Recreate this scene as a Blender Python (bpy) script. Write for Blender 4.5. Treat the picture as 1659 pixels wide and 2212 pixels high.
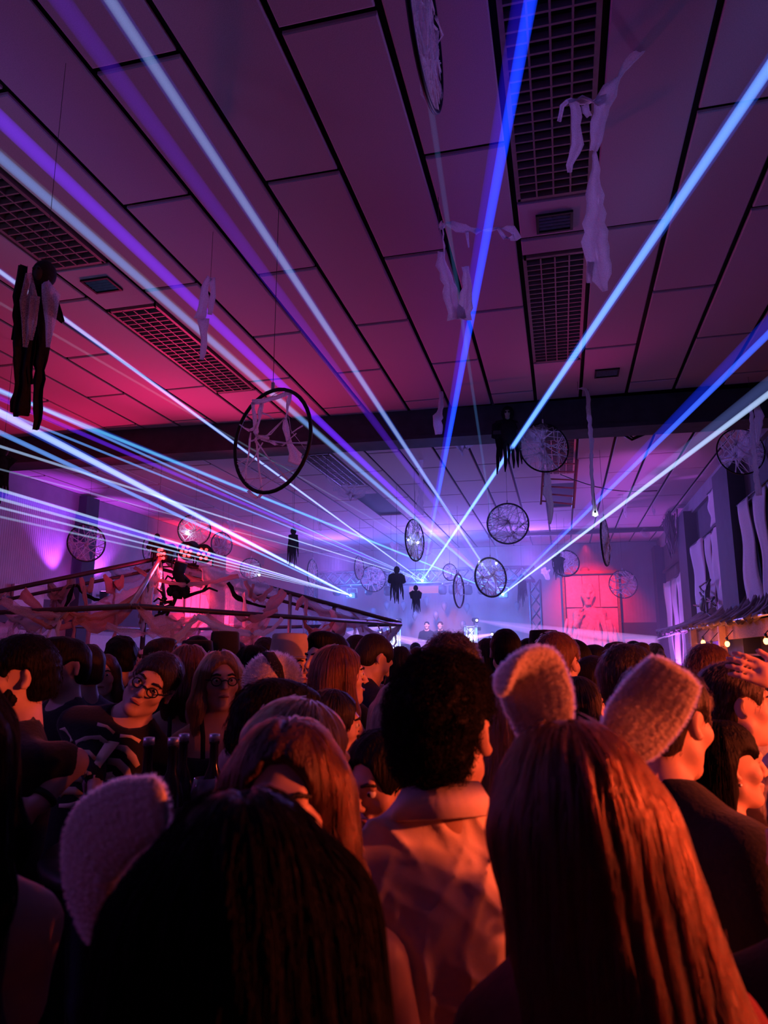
import bpy, math, random
import numpy as np
from mathutils import Vector, Matrix, Euler

for o in list(bpy.data.objects):
    bpy.data.objects.remove(o)
SC = bpy.context.scene
COL = SC.collection
R = math.radians
rnd = random.Random(7)

# ------------------------------------------------------------------ camera, world, exposure, large lights
W_PX, H_PX, F_PX = 1659.0, 2212.0, 1535.0
PITCH, YAW, EYE = R(11.2), R(13.9), 1.75
cam = bpy.data.cameras.new('camera')
cam.sensor_fit = 'HORIZONTAL'
cam.sensor_width = 36.0
cam.lens = 36.0 * F_PX / W_PX
cam.clip_end = 100
cam.dof.use_dof = True
cam.dof.focus_distance = 7.0
cam.dof.aperture_fstop = 7.0
cam_o = bpy.data.objects.new('camera', cam)
cam_o.location = (0, 0, EYE)
cam_o.rotation_euler = (R(90) + PITCH, 0, YAW)
COL.objects.link(cam_o)
SC.camera = cam_o

world = bpy.data.worlds.new('hall_air')
world.use_nodes = True
world.node_tree.nodes['Background'].inputs[0].default_value = (0.35, 0.12, 0.5, 1)
world.node_tree.nodes['Background'].inputs[1].default_value = 0.010
SC.world = world

vs = SC.view_settings
vs.view_transform = 'Standard'
vs.look = 'None'
vs.gamma = 1.0
vs.use_curve_mapping = False
vs.exposure = 0.0
SC.cycles.use_denoising = True
SC.cycles.use_adaptive_sampling = True
SC.cycles.adaptive_threshold = 0.05
SC.cycles.max_bounces = 5
SC.cycles.diffuse_bounces = 2
SC.cycles.glossy_bounces = 2
SC.cycles.transmission_bounces = 4
SC.cycles.volume_bounces = 0
SC.cycles.transparent_max_bounces = 24
SC.cycles.caustics_reflective = False
SC.cycles.caustics_refractive = False
SC.cycles.sample_clamp_indirect = 4.0


def lamp(name, kind, loc, color, watts, target=None, size=0.1, angle=60, blend=0.6, vol=1.0):
    d = bpy.data.lights.new(name, kind)
    d.color = color
    d.energy = watts
    if kind == 'SPOT':
        d.spot_size = R(angle)
        d.spot_blend = blend
        d.shadow_soft_size = size
    elif kind == 'AREA':
        d.size = size
    else:
        d.shadow_soft_size = size
    d.volume_factor = vol
    o = bpy.data.objects.new(name, d)
    o.location = loc
    if target is not None:
        o.rotation_euler = (Vector(target) - Vector(loc)).to_track_quat('-Z', 'Y').to_euler()
    COL.objects.link(o)
    return o


# stage wash: violet and blue floods on the stage truss, shining out over the crowd and onto the stage back
lamp('stage_flood', 'SPOT', (-3.2, 20.6, 4.2), (0.24, 0.17, 1.0), 1500, (-2.0, 3, 2.0), 0.5, 120, 0.8, 1.0)
lamp('stage_flood', 'SPOT', (-6.5, 20.4, 4.3), (0.30, 0.13, 1.0), 520, (-4, 8, 5.4), 0.4, 130, 0.8, 1.0)
lamp('stage_flood', 'SPOT', (-0.8, 20.4, 4.3), (0.36, 0.13, 1.0), 520, (1, 8, 5.2), 0.4, 130, 0.8, 1.0)
lamp('stage_back_light', 'SPOT', (-3.2, 18.6, 4.7), (0.24, 0.30, 1.0), 800, (-3.3, 22.4, 2.6), 0.4, 110, 0.9, 1.0)
# red wash lamps of the tent frame shining up at the ceiling
lamp('red_wash', 'SPOT', (-5.2, 9.1, 2.95), (1.0, 0.02, 0.19), 290, (-3.3, 6.7, 5.05), 0.15, 105, 1.0, 0.6)
lamp('red_wash', 'SPOT', (-5.95, 9.4, 3.1), (1.0, 0.02, 0.16), 190, (-7.0, 6.5, 5.05), 0.15, 130, 1.0, 0.6)
lamp('red_wash', 'SPOT', (-5.7, 10.1, 3.3), (1.0, 0.02, 0.12), 150, (-7.8, 14, 2.6), 0.15, 140, 1.0, 0.6)
lamp('red_wash', 'SPOT', (-5.6, 9.4, 2.95), (1.0, 0.03, 0.07), 300, (-5.2, 8.9, 1.0), 0.15, 168, 1.0, 0.6)
# added unseen fills: dim magenta for the near ceiling, violet beyond the cross beam
lamp('hall_fill', 'SPOT', (0.6, 8.6, 4.3), (0.8, 0.03, 0.36), 15, (-1.6, 2.0, 5.05), 0.4, 150, 1.0, 0.4)
lamp('hall_fill', 'SPOT', (1.5, 12.0, 4.3), (0.60, 0.10, 0.8), 45, (1.0, 16, 5.0), 0.4, 150, 1.0, 0.4)

lamp('side_fill', 'SPOT', (2.3, 7.6, 4.2), (0.55, 0.28, 1.0), 300, (-.05, 4.2, 3.95), 0.2, 44, 1.0, 0.3)  # unseen violet fill, added to brighten the gauze under the ceiling
lamp('side_fill', 'SPOT', (-6.5, 0.2, 4.4), (0.42, 0.10, 1.0), 130, (0.0, 1.2, 1.3), 0.4, 70, 1.0, 0.3)  # unseen violet fill from the left rear, added for the near crowd

# ------------------------------------------------------------------ pixel rays -> points of the hall
_cy, _sy, _cp, _sp = math.cos(YAW), math.sin(YAW), math.cos(PITCH), math.sin(PITCH)
FW = Vector((-_sy * _cp, _cy * _cp, _sp))
RT = Vector((_cy, _sy, 0))
UP = RT.cross(FW)
EYE_P = Vector((0, 0, EYE))


def ray(x, y):
    return FW + RT * ((x - W_PX / 2) / F_PX) - UP * ((y - H_PX / 2) / F_PX)


def at_y(x, y, Y):
    r = ray(x, y)
    return EYE_P + r * (Y / r.y)


def at_x(x, y, X):
    r = ray(x, y)
    return EYE_P + r * (X / r.x)


def at_z(x, y, Z):
    r = ray(x, y)
    return EYE_P + r * ((Z - EYE) / r.z)


def at_d(x, y, d):
    return EYE_P + ray(x, y) * d


# ------------------------------------------------------------------ materials
def nodes_of(m):
    m.use_nodes = True
    nt = m.node_tree
    return nt, nt.nodes, nt.links


def mat(name, color, rough=0.7, metal=0.0, noise=0.0, scale=20.0, bump=0.0, bscale=60.0, spec=0.3, sheen=0.0, sss=0.0, stretch=(1, 1, 1)):
    m = bpy.data.materials.new(name)
    nt, N, L = nodes_of(m)
    b = N['Principled BSDF']
    b.inputs['Base Color'].default_value = (*color, 1)
    b.inputs['Roughness'].default_value = rough
    b.inputs['Metallic'].default_value = metal
    b.inputs['Specular IOR Level'].default_value = spec
    if sheen:
        b.inputs['Sheen Weight'].default_value = sheen
    if noise or bump:
        tc = N.new('ShaderNodeTexCoord')
        mp = N.new('ShaderNodeMapping')
        mp.inputs['Scale'].default_value = stretch
        L.new(tc.outputs['Object'], mp.inputs['Vector'])
    if noise:
        n = N.new('ShaderNodeTexNoise')
        n.inputs['Scale'].default_value = scale
        n.inputs['Detail'].default_value = 5
        r = N.new('ShaderNodeValToRGB')
        r.color_ramp.elements[0].position = 0.3
        r.color_ramp.elements[1].position = 0.7
        r.color_ramp.elements[0].color = (*[c * (1 - noise) for c in color], 1)
        r.color_ramp.elements[1].color = (*[min(1, c * (1 + noise)) for c in color], 1)
        L.new(mp.outputs[0], n.inputs['Vector'])
        L.new(n.outputs['Fac'], r.inputs['Fac'])
        L.new(r.outputs['Color'], b.inputs['Base Color'])
    if bump:
        n2 = N.new('ShaderNodeTexNoise')
        n2.inputs['Scale'].default_value = bscale
        n2.inputs['Detail'].default_value = 4
        bp = N.new('ShaderNodeBump')
        bp.inputs['Strength'].default_value = bump
        bp.inputs['Distance'].default_value = 0.01
        L.new(mp.outputs[0], n2.inputs['Vector'])
        L.new(n2.outputs['Fac'], bp.inputs['Height'])
        L.new(bp.outputs[0], b.inputs['Normal'])
    return m


def glow(name, color, strength):
    m = bpy.data.materials.new(name)
    nt, N, L = nodes_of(m)
    N.remove(N['Principled BSDF'])
    e = N.new('ShaderNodeEmission')
    e.inputs[0].default_value = (*color, 1)
    e.inputs[1].default_value = strength
    L.new(e.outputs[0], N['Material Output'].inputs['Surface'])
    return m


def glow_volume(name, color, strength):
    m = bpy.data.materials.new(name)
    nt, N, L = nodes_of(m)
    N.remove(N['Principled BSDF'])
    e = N.new('ShaderNodeEmission')
    e.inputs[0].default_value = (*color, 1)
    e.inputs[1].default_value = strength
    L.new(e.outputs[0], N['Material Output'].inputs['Volume'])
    m.cycles.homogeneous_volume = True
    return m


def gauze(name, color, cover, scale=90.0):
    """Loosely woven cheesecloth: a diffuse and translucent cloth with holes cut by a noise."""
    m = bpy.data.materials.new(name)
    nt, N, L = nodes_of(m)
    N.remove(N['Principled BSDF'])
    d = N.new('ShaderNodeBsdfDiffuse')
    t = N.new('ShaderNodeBsdfTranslucent')
    d.inputs[0].default_value = t.inputs[0].default_value = (*color, 1)
    mx = N.new('ShaderNodeMixShader')
    mx.inputs[0].default_value = 0.65 if 'web' in name else 0.45
    L.new(d.outputs[0], mx.inputs[1])
    L.new(t.outputs[0], mx.inputs[2])
    tr = N.new('ShaderNodeBsdfTransparent')
    tc = N.new('ShaderNodeTexCoord')
    n = N.new('ShaderNodeTexNoise')
    n.inputs['Scale'].default_value = scale
    n.inputs['Detail'].default_value = 3
    L.new(tc.outputs['Object'], n.inputs['Vector'])
    mr = N.new('ShaderNodeMapRange')
    mr.inputs['From Min'].default_value = 0.35
    mr.inputs['From Max'].default_value = 0.6
    mr.inputs['To Min'].default_value = max(0.0, cover - 0.16)
    mr.inputs['To Max'].default_value = min(1.0, cover + 0.16)
    L.new(n.outputs['Fac'], mr.inputs['Value'])
    m2 = N.new('ShaderNodeMixShader')
    L.new(mr.outputs[0], m2.inputs[0])
    L.new(tr.outputs[0], m2.inputs[1])
    L.new(mx.outputs[0], m2.inputs[2])
    L.new(m2.outputs[0], N['Material Output'].inputs['Surface'])
    return m


def ribbed(name, color, pitch, axis, depth=0.4):
    """Sheet cladding with fine vertical ribs."""
    m = mat(name, color, 0.75, noise=0.08, scale=3)
    nt, N, L = nodes_of(m)
    tc = N.new('ShaderNodeTexCoord')
    w = N.new('ShaderNodeTexWave')
    w.bands_direction = axis
    w.inputs['Scale'].default_value = 0.314 / pitch
    bp = N.new('ShaderNodeBump')
    bp.inputs['Strength'].default_value = depth
    bp.inputs['Distance'].default_value = 0.02
    L.new(tc.outputs['Object'], w.inputs['Vector'])
    L.new(w.outputs['Fac'], bp.inputs['Height'])
    L.new(bp.outputs[0], N['Principled BSDF'].inputs['Normal'])
    return m


M = {
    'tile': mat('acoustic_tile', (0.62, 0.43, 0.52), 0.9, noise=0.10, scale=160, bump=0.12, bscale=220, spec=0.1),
    'groove': mat('black_ceiling_rail', (0.012, 0.01, 0.012), 0.8),
    'louvre': mat('louvre_metal', (0.30, 0.19, 0.20), 0.5, 0.3, noise=0.1),
    'vent': mat('grey_vent', (0.22, 0.26, 0.32), 0.4, 0.5, noise=0.2, scale=30),
    'beam': mat('dark_beam_paint', (0.06, 0.05, 0.065), 0.8, noise=0.2, scale=6),
    'wall_l': ribbed('ribbed_cladding', (0.50, 0.46, 0.52), 0.055, 'Y', 0.22),
    'wall_b': ribbed('ribbed_back_cladding', (0.42, 0.36, 0.42), 0.10, 'X', 0.12),
    'wall_r': mat('dark_wall_paint', (0.10, 0.08, 0.11), 0.8, noise=0.15, scale=4),
    'column': mat('dark_column_paint', (0.045, 0.04, 0.06), 0.7, noise=0.2, scale=5),
    'floor': mat('worn_hall_floor', (0.10, 0.07, 0.06), 0.4, noise=0.3, scale=3),
    'soffit': mat('soffit_paint', (0.30, 0.25, 0.32), 0.8, noise=0.1, scale=4),
    'black': mat('black_plastic', (0.012, 0.012, 0.014), 0.45, noise=0.2, scale=20),
    'blackcloth': mat('black_cloth', (0.014, 0.013, 0.016), 0.95, noise=0.3, scale=30, bump=0.3),
    'navy': mat('navy_wool', (0.022, 0.024, 0.05), 0.95, noise=0.2, scale=60, bump=0.2, bscale=200),
    'steel': mat('galvanised_steel', (0.45, 0.45, 0.48), 0.35, 0.8, noise=0.15, scale=15),
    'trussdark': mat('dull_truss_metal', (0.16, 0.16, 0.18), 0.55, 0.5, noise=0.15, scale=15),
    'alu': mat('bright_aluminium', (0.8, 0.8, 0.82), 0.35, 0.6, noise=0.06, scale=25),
    'pole': mat('dark_tent_pole', (0.10, 0.085, 0.095), 0.4, 0.5, noise=0.2, scale=10),
    'poleg': mat('grey_tent_pole', (0.42, 0.42, 0.46), 0.35, 0.6, noise=0.15, scale=10),
    'gauze': gauze('white_cheesecloth', (0.90, 0.86, 0.92), 0.82, 240),
    'gauze_thin': gauze('thin_cheesecloth', (0.75, 0.66, 0.74), 0.38, 200),
    'gauze_red': gauze('stained_cheesecloth', (0.72, 0.45, 0.45), 0.82, 220),
    'web': gauze('stretched_web', (0.92, 0.90, 0.94), 0.9, 140),
    'webthin': gauze('thin_stretched_web', (0.80, 0.76, 0.84), 0.34, 25),
    'sheet': mat('white_bed_sheet', (0.70, 0.60, 0.68), 0.9, noise=0.10, scale=60, bump=0.25, bscale=30),
    'wood': mat('rough_wood', (0.30, 0.15, 0.08), 0.75, noise=0.35, scale=8, bump=0.3, bscale=30, stretch=(1, 6, 6)),
    'thatch': mat('grey_brushwood', (0.20, 0.16, 0.17), 0.9, noise=0.4, scale=12, bump=0.5, bscale=40),
    'shelf': mat('bar_back_wood', (0.16, 0.07, 0.05), 0.6, noise=0.25, scale=9),
    'panelw': mat('white_panel', (0.70, 0.66, 0.70), 0.6, noise=0.05),
    'relief': mat('painted_relief', (0.72, 0.50, 0.46), 0.8, noise=0.15, scale=14, bump=0.4, bscale=18),
    'balloon': mat('pale_balloon', (0.26, 0.25, 0.32), 0.35, spec=0.5),
    'bone': mat('aged_bone', (0.42, 0.36, 0.30), 0.7, noise=0.3, scale=30, bump=0.2),
}

# ------------------------------------------------------------------ mesh building
class MB:
    def __init__(s):
        s.v, s.f, s.mi = [], [], []

    def add(s, vs_, fs_, mi=0):
        k = len(s.v)
        s.v.extend([tuple(p) for p in vs_])
        s.f.extend([tuple(i + k for i in f) for f in fs_])
        s.mi.extend([mi] * len(fs_))
        return s

    def box(s, c, size, rot=None, mi=0):
        hx, hy, hz = size[0] / 2, size[1] / 2, size[2] / 2
        P = [Vector((x, y, z)) for x in (-hx, hx) for y in (-hy, hy) for z in (-hz, hz)]
        if rot is not None:
            m = rot if isinstance(rot, Matrix) else Matrix.Rotation(rot, 3, 'Z')
            P = [m @ p for p in P]
        P = [p + Vector(c) for p in P]
        return s.add(P, [(0, 1, 3, 2), (4, 6, 7, 5), (0, 4, 5, 1), (2, 3, 7, 6), (0, 2, 6, 4), (1, 5, 7, 3)], mi)

    def tube(s, pts, r, n=6, closed=False, mi=0, flat=1.0):
        pts = [Vector(p) for p in pts]
        m = len(pts)
        rr = r if hasattr(r, '__len__') else [r] * m
        V, Fc = [], []
        ref = None
        for i, p in enumerate(pts):
            a = pts[(i - 1) % m] if (closed or i > 0) else p
            b = pts[(i + 1) % m] if (closed or i < m - 1) else p
            t = (b - a)
            if t.length < 1e-9:
                t = Vector((0, 0, 1))
            t.normalize()
            if ref is None:
                ref = Vector((0, 0, 1)) if abs(t.z) < 0.9 else Vector((1, 0, 0))
            u = (ref - t * ref.dot(t))
            if u.length < 1e-6:
                u = t.orthogonal()
            u.normalize()
            ref = u
            w = t.cross(u)
            for k in range(n):
                q = 2 * math.pi * k / n
                V.append(p + u * (math.cos(q) * rr[i]) + w * (math.sin(q) * rr[i] * flat))
        for i in range(m if closed else m - 1):
            j = (i + 1) % m
            for k in range(n):
                l = (k + 1) % n
                Fc.append((i * n + k, i * n + l, j * n + l, j * n + k))
        if not closed:
            Fc.append(tuple(range(n - 1, -1, -1)))
            Fc.append(tuple((m - 1) * n + k for k in range(n)))
        return s.add(V, Fc, mi)

    def ball(s, c, r, nu=12, nv=8, rot=None, mi=0):
        rx, ry, rz = r if hasattr(r, '__len__') else (r, r, r)
        V = [Vector((0, 0, -rz))]
        for j in range(1, nv):
            ph = -math.pi / 2 + math.pi * j / nv
            for i in range(nu):
                th = 2 * math.pi * i / nu
                V.append(Vector((rx * math.cos(ph) * math.cos(th), ry * math.cos(ph) * math.sin(th), rz * math.sin(ph))))
        V.append(Vector((0, 0, rz)))
        Fc = [(0, 1 + (i + 1) % nu, 1 + i) for i in range(nu)]
        for j in range(nv - 2):
            for i in range(nu):
                a = 1 + j * nu
                Fc.append((a + i, a + (i + 1) % nu, a + nu + (i + 1) % nu, a + nu + i))
        t = 1 + (nv - 2) * nu
        Fc += [(t + i, t + (i + 1) % nu, len(V) - 1) for i in range(nu)]
        if rot is not None:
            V = [rot @ p for p in V]
        return s.add([p + Vector(c) for p in V], Fc, mi)

    def lathe(s, c, prof, n=16, mi=0):
        """prof: list of (radius, z)"""
        V, Fc = [], []
        for r_, z in prof:
            for k in range(n):
                a = 2 * math.pi * k / n
                V.append(Vector(c) + Vector((r_ * math.cos(a), r_ * math.sin(a), z)))
        for i in range(len(prof) - 1):
            for k in range(n):
                l = (k + 1) % n
                Fc.append((i * n + k, i * n + l, (i + 1) * n + l, (i + 1) * n + k))
        Fc.append(tuple(range(n - 1, -1, -1)))
        Fc.append(tuple((len(prof) - 1) * n + k for k in range(n)))
        return s.add(V, Fc, mi)

    def ribbon(s, pts, widths, side=None, th=0.003, jag=0.0, ncross=4, wave=0.0, rg=rnd, mi=0):
        """A strip of cloth with real thickness: pts along it, widths across, ragged edges, folded across by wave."""
        pts = [Vector(p) for p in pts]
        m = len(pts)
        ww = widths if hasattr(widths, '__len__') else [widths] * m
        top, bot = [], []
        ph = rg.random() * 6
        for i, p in enumerate(pts):
            t = (pts[min(i + 1, m - 1)] - pts[max(i - 1, 0)])
            t.normalize()
            sd = Vector(side) if side is not None else Vector((1, 0, 0))
            sd = sd - t * sd.dot(t)
            if sd.length < 1e-5:
                sd = t.orthogonal()
            sd.normalize()
            nn = t.cross(sd)
            l_, r_ = -ww[i] / 2 * (1 + jag * rg.uniform(-1, 1)), ww[i] / 2 * (1 + jag * rg.uniform(-1, 1))
            for k in range(ncross + 1):
                u = k / ncross
                q = p + sd * (l_ + (r_ - l_) * u) + nn * (wave * ww[i] * math.sin(u * 9 + ph + i * 0.35))
                top.append(q + nn * th / 2)
                bot.append(q - nn * th / 2)
        n1 = ncross + 1
        K = len(top)
        Fc = []
        for i in range(m - 1):
            for k in range(ncross):
                a, b, c_, d_ = i * n1 + k, i * n1 + k + 1, (i + 1) * n1 + k + 1, (i + 1) * n1 + k
                Fc.append((a, b, c_, d_))
                Fc.append((K + d_, K + c_, K + b, K + a))
            for k in (0, ncross):
                a, d_ = i * n1 + k, (i + 1) * n1 + k
                Fc.append((a, d_, K + d_, K + a) if k == 0 else (d_, a, K + a, K + d_))
        for i in (0, m - 1):
            for k in range(ncross):
                a, b = i * n1 + k, i * n1 + k + 1
                Fc.append((b, a, K + a, K + b) if i == 0 else (a, b, K + b, K + a))
        return s.add(top + bot, Fc, mi)

    def lbuild(s, name, m, parent):
        """As build, for vertices already in the parent's own coordinates."""
        return s.build(name, m, parent, True, True)

    def build(s, name, m, parent=None, smooth=True, local=False):
        me = bpy.data.meshes.new(name)
        off = Vector(parent.location) if parent is not None and not local else Vector((0, 0, 0))
        p = parent.parent if parent is not None and not local else None
        while p is not None:
            off = off + Vector(p.location)
            p = p.parent
        me.from_pydata([(v[0] - off.x, v[1] - off.y, v[2] - off.z) for v in s.v], [], s.f)
        for q in (m if isinstance(m, (list, tuple)) else [m]):
            me.materials.append(q)
        if any(s.mi):
            me.polygons.foreach_set('material_index', s.mi)
        if smooth:
            me.polygons.foreach_set('use_smooth', [True] * len(me.polygons))
        me.update()
        o = bpy.data.objects.new(name, me)
        COL.objects.link(o)
        if parent is not None:
            o.parent = parent
        return o


def tag(o, label=None, cat=None, group=None, kind=None):
    if label:
        o['label'] = label
    if cat:
        o['category'] = cat
    if group:
        o['group'] = group
    if kind:
        o['kind'] = kind
    return o


def thing(name, loc, label, cat, group=None, rz=0.0):
    o = bpy.data.objects.new(name, None)
    o.location = loc
    o.rotation_euler = (0, 0, rz)
    o.empty_display_size = 0.1
    COL.objects.link(o)
    return tag(o, label, cat, group)


def struct(o):
    o['kind'] = 'structure'
    return o


def copy_tree(o, parent=None):
    c = o.copy()
    COL.objects.link(c)
    if parent is not None:
        c.parent = parent
    for ch in [x for x in bpy.data.objects if x.parent is o]:
        copy_tree(ch, c)
    return c


def share(o, name, parent, loc):
    c = bpy.data.objects.new(name, o.data)
    COL.objects.link(c)
    c.parent = parent
    c.location = loc
    return c


# ------------------------------------------------------------------ the hall
ZC, XL, XR, YB, YF = 5.05, -9.85, 2.95, 22.5, -1.2
struct(MB().box(((XL + XR) / 2, (YB + YF) / 2, -0.1), (XR - XL + 1.2, YB - YF + 1, 0.2)).build('floor', M['floor'], smooth=False))
ceil = struct(MB().box(((XL + XR) / 2, (YB + YF) / 2, ZC + 0.15), (XR - XL + 1.2, YB - YF + 1, 0.2)).build('ceiling', M['groove'], smooth=False))
TW, TL, X0, YP = 0.575, 2.33, -0.2, 3.04
tile_mesh = {}


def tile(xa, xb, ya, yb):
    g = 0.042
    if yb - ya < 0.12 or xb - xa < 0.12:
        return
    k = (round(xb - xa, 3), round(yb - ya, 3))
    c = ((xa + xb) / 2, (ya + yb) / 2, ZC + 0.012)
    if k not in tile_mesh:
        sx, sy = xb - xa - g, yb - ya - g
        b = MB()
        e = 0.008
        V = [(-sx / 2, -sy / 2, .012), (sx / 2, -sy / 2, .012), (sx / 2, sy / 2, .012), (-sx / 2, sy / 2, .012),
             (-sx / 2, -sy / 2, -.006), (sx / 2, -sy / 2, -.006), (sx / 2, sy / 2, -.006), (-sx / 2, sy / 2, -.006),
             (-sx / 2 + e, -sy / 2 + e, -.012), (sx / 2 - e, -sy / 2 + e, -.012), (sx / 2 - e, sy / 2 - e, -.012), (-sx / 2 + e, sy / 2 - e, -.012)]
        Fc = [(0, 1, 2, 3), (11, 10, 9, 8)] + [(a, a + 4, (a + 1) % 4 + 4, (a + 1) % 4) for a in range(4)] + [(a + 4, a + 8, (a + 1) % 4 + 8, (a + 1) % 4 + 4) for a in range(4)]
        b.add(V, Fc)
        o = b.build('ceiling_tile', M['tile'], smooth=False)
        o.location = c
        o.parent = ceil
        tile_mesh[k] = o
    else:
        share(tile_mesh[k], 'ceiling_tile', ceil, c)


BEAM_A, BEAM_B = 9.0, 9.55      # the cross beam
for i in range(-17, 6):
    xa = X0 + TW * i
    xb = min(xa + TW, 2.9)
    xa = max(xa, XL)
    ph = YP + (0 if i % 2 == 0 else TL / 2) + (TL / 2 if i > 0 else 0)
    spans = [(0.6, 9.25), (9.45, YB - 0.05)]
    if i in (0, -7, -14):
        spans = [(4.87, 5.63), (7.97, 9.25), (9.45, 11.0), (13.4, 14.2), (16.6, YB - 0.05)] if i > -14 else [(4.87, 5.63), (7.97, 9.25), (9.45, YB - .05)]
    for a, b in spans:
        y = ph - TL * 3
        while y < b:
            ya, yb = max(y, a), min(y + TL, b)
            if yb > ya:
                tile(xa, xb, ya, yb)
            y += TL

# louvred light fittings let into three rows of the ceiling
blade_x = None


def louvre_light(i, ya, yb, label):
    global blade_x
    xa = X0 + TW * i
    t = thing('louvre_light', (xa + TW / 2, (ya + yb) / 2, ZC), label, 'ceiling light', 'louvred light fittings in the ceiling')
    fr = MB()
    z = ZC + 0.03
    for x in (xa + .035, xa + TW - .035):
        fr.box((x, (ya + yb) / 2, z), (.03, yb - ya - .04, .07))
    for y in (ya + .035, yb - .035):
        fr.box((xa + TW / 2, y, z), (TW - .06, .03, .07))
    fr.build('frame', M['louvre'], t, smooth=False)
    MB().box((xa + TW / 2, (ya + yb) / 2, ZC + .055), (TW - .08, yb - ya - .08, .012)).build('housing', M['black'], t, smooth=False)
    for k in (1, 2, 3):
        MB().box((xa + .05 + (TW - .1) * k / 4, (ya + yb) / 2, ZC + .015), (.012, yb - ya - .09, .05)).build('rail', M['louvre'], t, smooth=False)
    n = int((yb - ya - .1) / 0.085)
    for k in range(1, n):
        y = ya + .05 + (yb - ya - .1) * k / n
        loc = (0, y - (ya + yb) / 2, 0)
        if blade_x is None:
            bb = MB().box((0, 0, .012), (TW - .1, .014, .045))
            blade_x = bb.build('blade', M['louvre'], None, smooth=False)
            blade_x.parent = t
            blade_x.location = loc
        else:
            share(blade_x, 'blade', t, loc)
    return t


louvre_light(0, 2.50, 4.87, 'large louvred ceiling light cut off by the picture top, right of the cobalt beam')
louvre_light(0, 5.63, 7.97, 'louvred light fitting behind the ceiling panel with the square vent')
louvre_light(-7, 2.50, 4.87, 'louvred light fitting at the left edge, above the black hanging ghoul')
louvre_light(-7, 5.63, 7.97, 'dark louvred light fitting in the brightest red part of the ceiling')
louvre_light(0, 11.0, 13.4, 'louvred light fitting beyond the cross beam, above the round web hoops')
louvre_light(-7, 11.0, 13.4, 'louvred light fitting beyond the cross beam, above the left tent frame')

for xa, y0, lb in ((X0, 5.02, 'square grey vent let into the ceiling panel between two louvred lights'), (X0 - 7 * TW, 5.02, 'square dark vent in the ceiling next to the black hanging ghoul'),
                   (X0 + TW, 8.30, 'small dark vent in the ceiling just before the cross beam, right of centre')):
    t = thing('ceiling_vent', (xa + .29, y0 + .15, ZC), lb, 'vent')
    b = MB()
    for s_ in (-1, 1):
        b.box((xa + .29 + s_ * .13, y0 + .15, ZC - .004), (.02, .24, .03)).box((xa + .29, y0 + .15 + s_ * .11, ZC - .004), (.24, .02, .03))
    b.build('frame', M['black'], t, smooth=False)
    MB().box((xa + .29, y0 + .15, ZC), (.25, .21, .012)).build('back_plate', M['vent'], t, smooth=False)
    for k in range(4):
        MB().box((xa + .29, y0 + .085 + k * .043, ZC - .012), (.23, .004, .016), Matrix.Rotation(R(35), 3, 'X')).build('slat', M['vent'], t, smooth=False)

# beam, walls, soffits, columns
bm = struct(MB().box(((XL + XR) / 2, 9.33, (ZC + 4.66) / 2), (XR - XL + .3, .35, ZC - 4.66), R(2.4)).build('ceiling_beam', M['beam'], smooth=False))
struct(MB().box(((XL + XR) / 2, 9.33, 4.645), (XR - XL + .3, .44, .05), R(2.4)).build('trim_1', M['beam'], smooth=False))
wl = struct(MB().box((XL - .1, (YB + YF) / 2, ZC / 2), (.2, YB - YF, ZC)).build('wall_left', M['wall_l'], smooth=False))
struct(MB().box((XL + .03, (YB + YF) / 2, 4.86), (.06, YB - YF, .36)).build('trim_2', M['soffit'], smooth=False))
struct(MB().box((XL + .025, (YB + YF) / 2, 2.5), (.05, YB - YF, .55)).build('trim_3', M['wall_r'], smooth=False))
wb = struct(MB().box(((XL + XR) / 2, YB + .1, ZC / 2), (XR - XL + .4, .2, ZC)).build('wall_back', M['wall_b'], smooth=False))
struct(MB().box((1.9, YB - .02, 2.42), (2.1, .05, .42)).build('trim_4', M['wall_r'], smooth=False))
wr = struct(MB().box((XR + .1, (YB + YF) / 2, ZC / 2), (.2, YB - YF, ZC)).build('wall_right', M['wall_r'], smooth=False))
struct(MB().box((XR - .02, (YB + YF) / 2, 4.9), (.12, YB - YF, .3)).build('trim_5', M['soffit'], smooth=False))
struct(MB().box((XR - .05, (YB + YF) / 2, 4.02), (.05, YB - YF, .07)).build('trim_6', M['column'], smooth=False))
struct(MB().box(((XL + XR) / 2, YF - .1, ZC / 2), (XR - XL + .4, .2, ZC)).build('wall_front', M['wall_r'], smooth=False))
struct(MB().box(((-1.9 + XR) / 2, 19.9, ZC - .07), (XR + 1.9, .10, .10)).build('trim_7', M['beam'], smooth=False))
for k, (ya, yb) in enumerate(((12.15, 13.3), (16.45, 17.5), (21.7, 22.4), (8.4, 9.4), (4.6, 5.6))):
    struct(MB().box((XR - .08, (ya + yb) / 2, 2.4), (.34, yb - ya, 4.8)).build('column', M['column'], smooth=False))
for k, yc in enumerate((12.93, 19.05)):
    struct(MB().box((XL + .1, yc, 2.5), (.3, .42, 5.0)).build('column', M['column'], smooth=False))

hz = bpy.data.materials.new('fog_machine_haze')
_nt, _N, _L = nodes_of(hz)
_N.remove(_N['Principled BSDF'])
_v = _N.new('ShaderNodeVolumeScatter')
_v.inputs['Color'].default_value = (0.9, 0.9, 1.0, 1)
_v.inputs['Density'].default_value = 0.035
_v.inputs['Anisotropy'].default_value = 0.35
_L.new(_v.outputs[0], _N['Material Output'].inputs['Volume'])
hz.cycles.homogeneous_volume = True
tag(MB().box(((XL + XR) / 2, (11.0 + YB - .02) / 2, 2.5), (XR - XL - .04, YB - .02 - 11.0, 4.96)).build('haze', hz, smooth=False), 'thin fog drifting over the far half of the hall', 'haze', kind='stuff')

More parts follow.
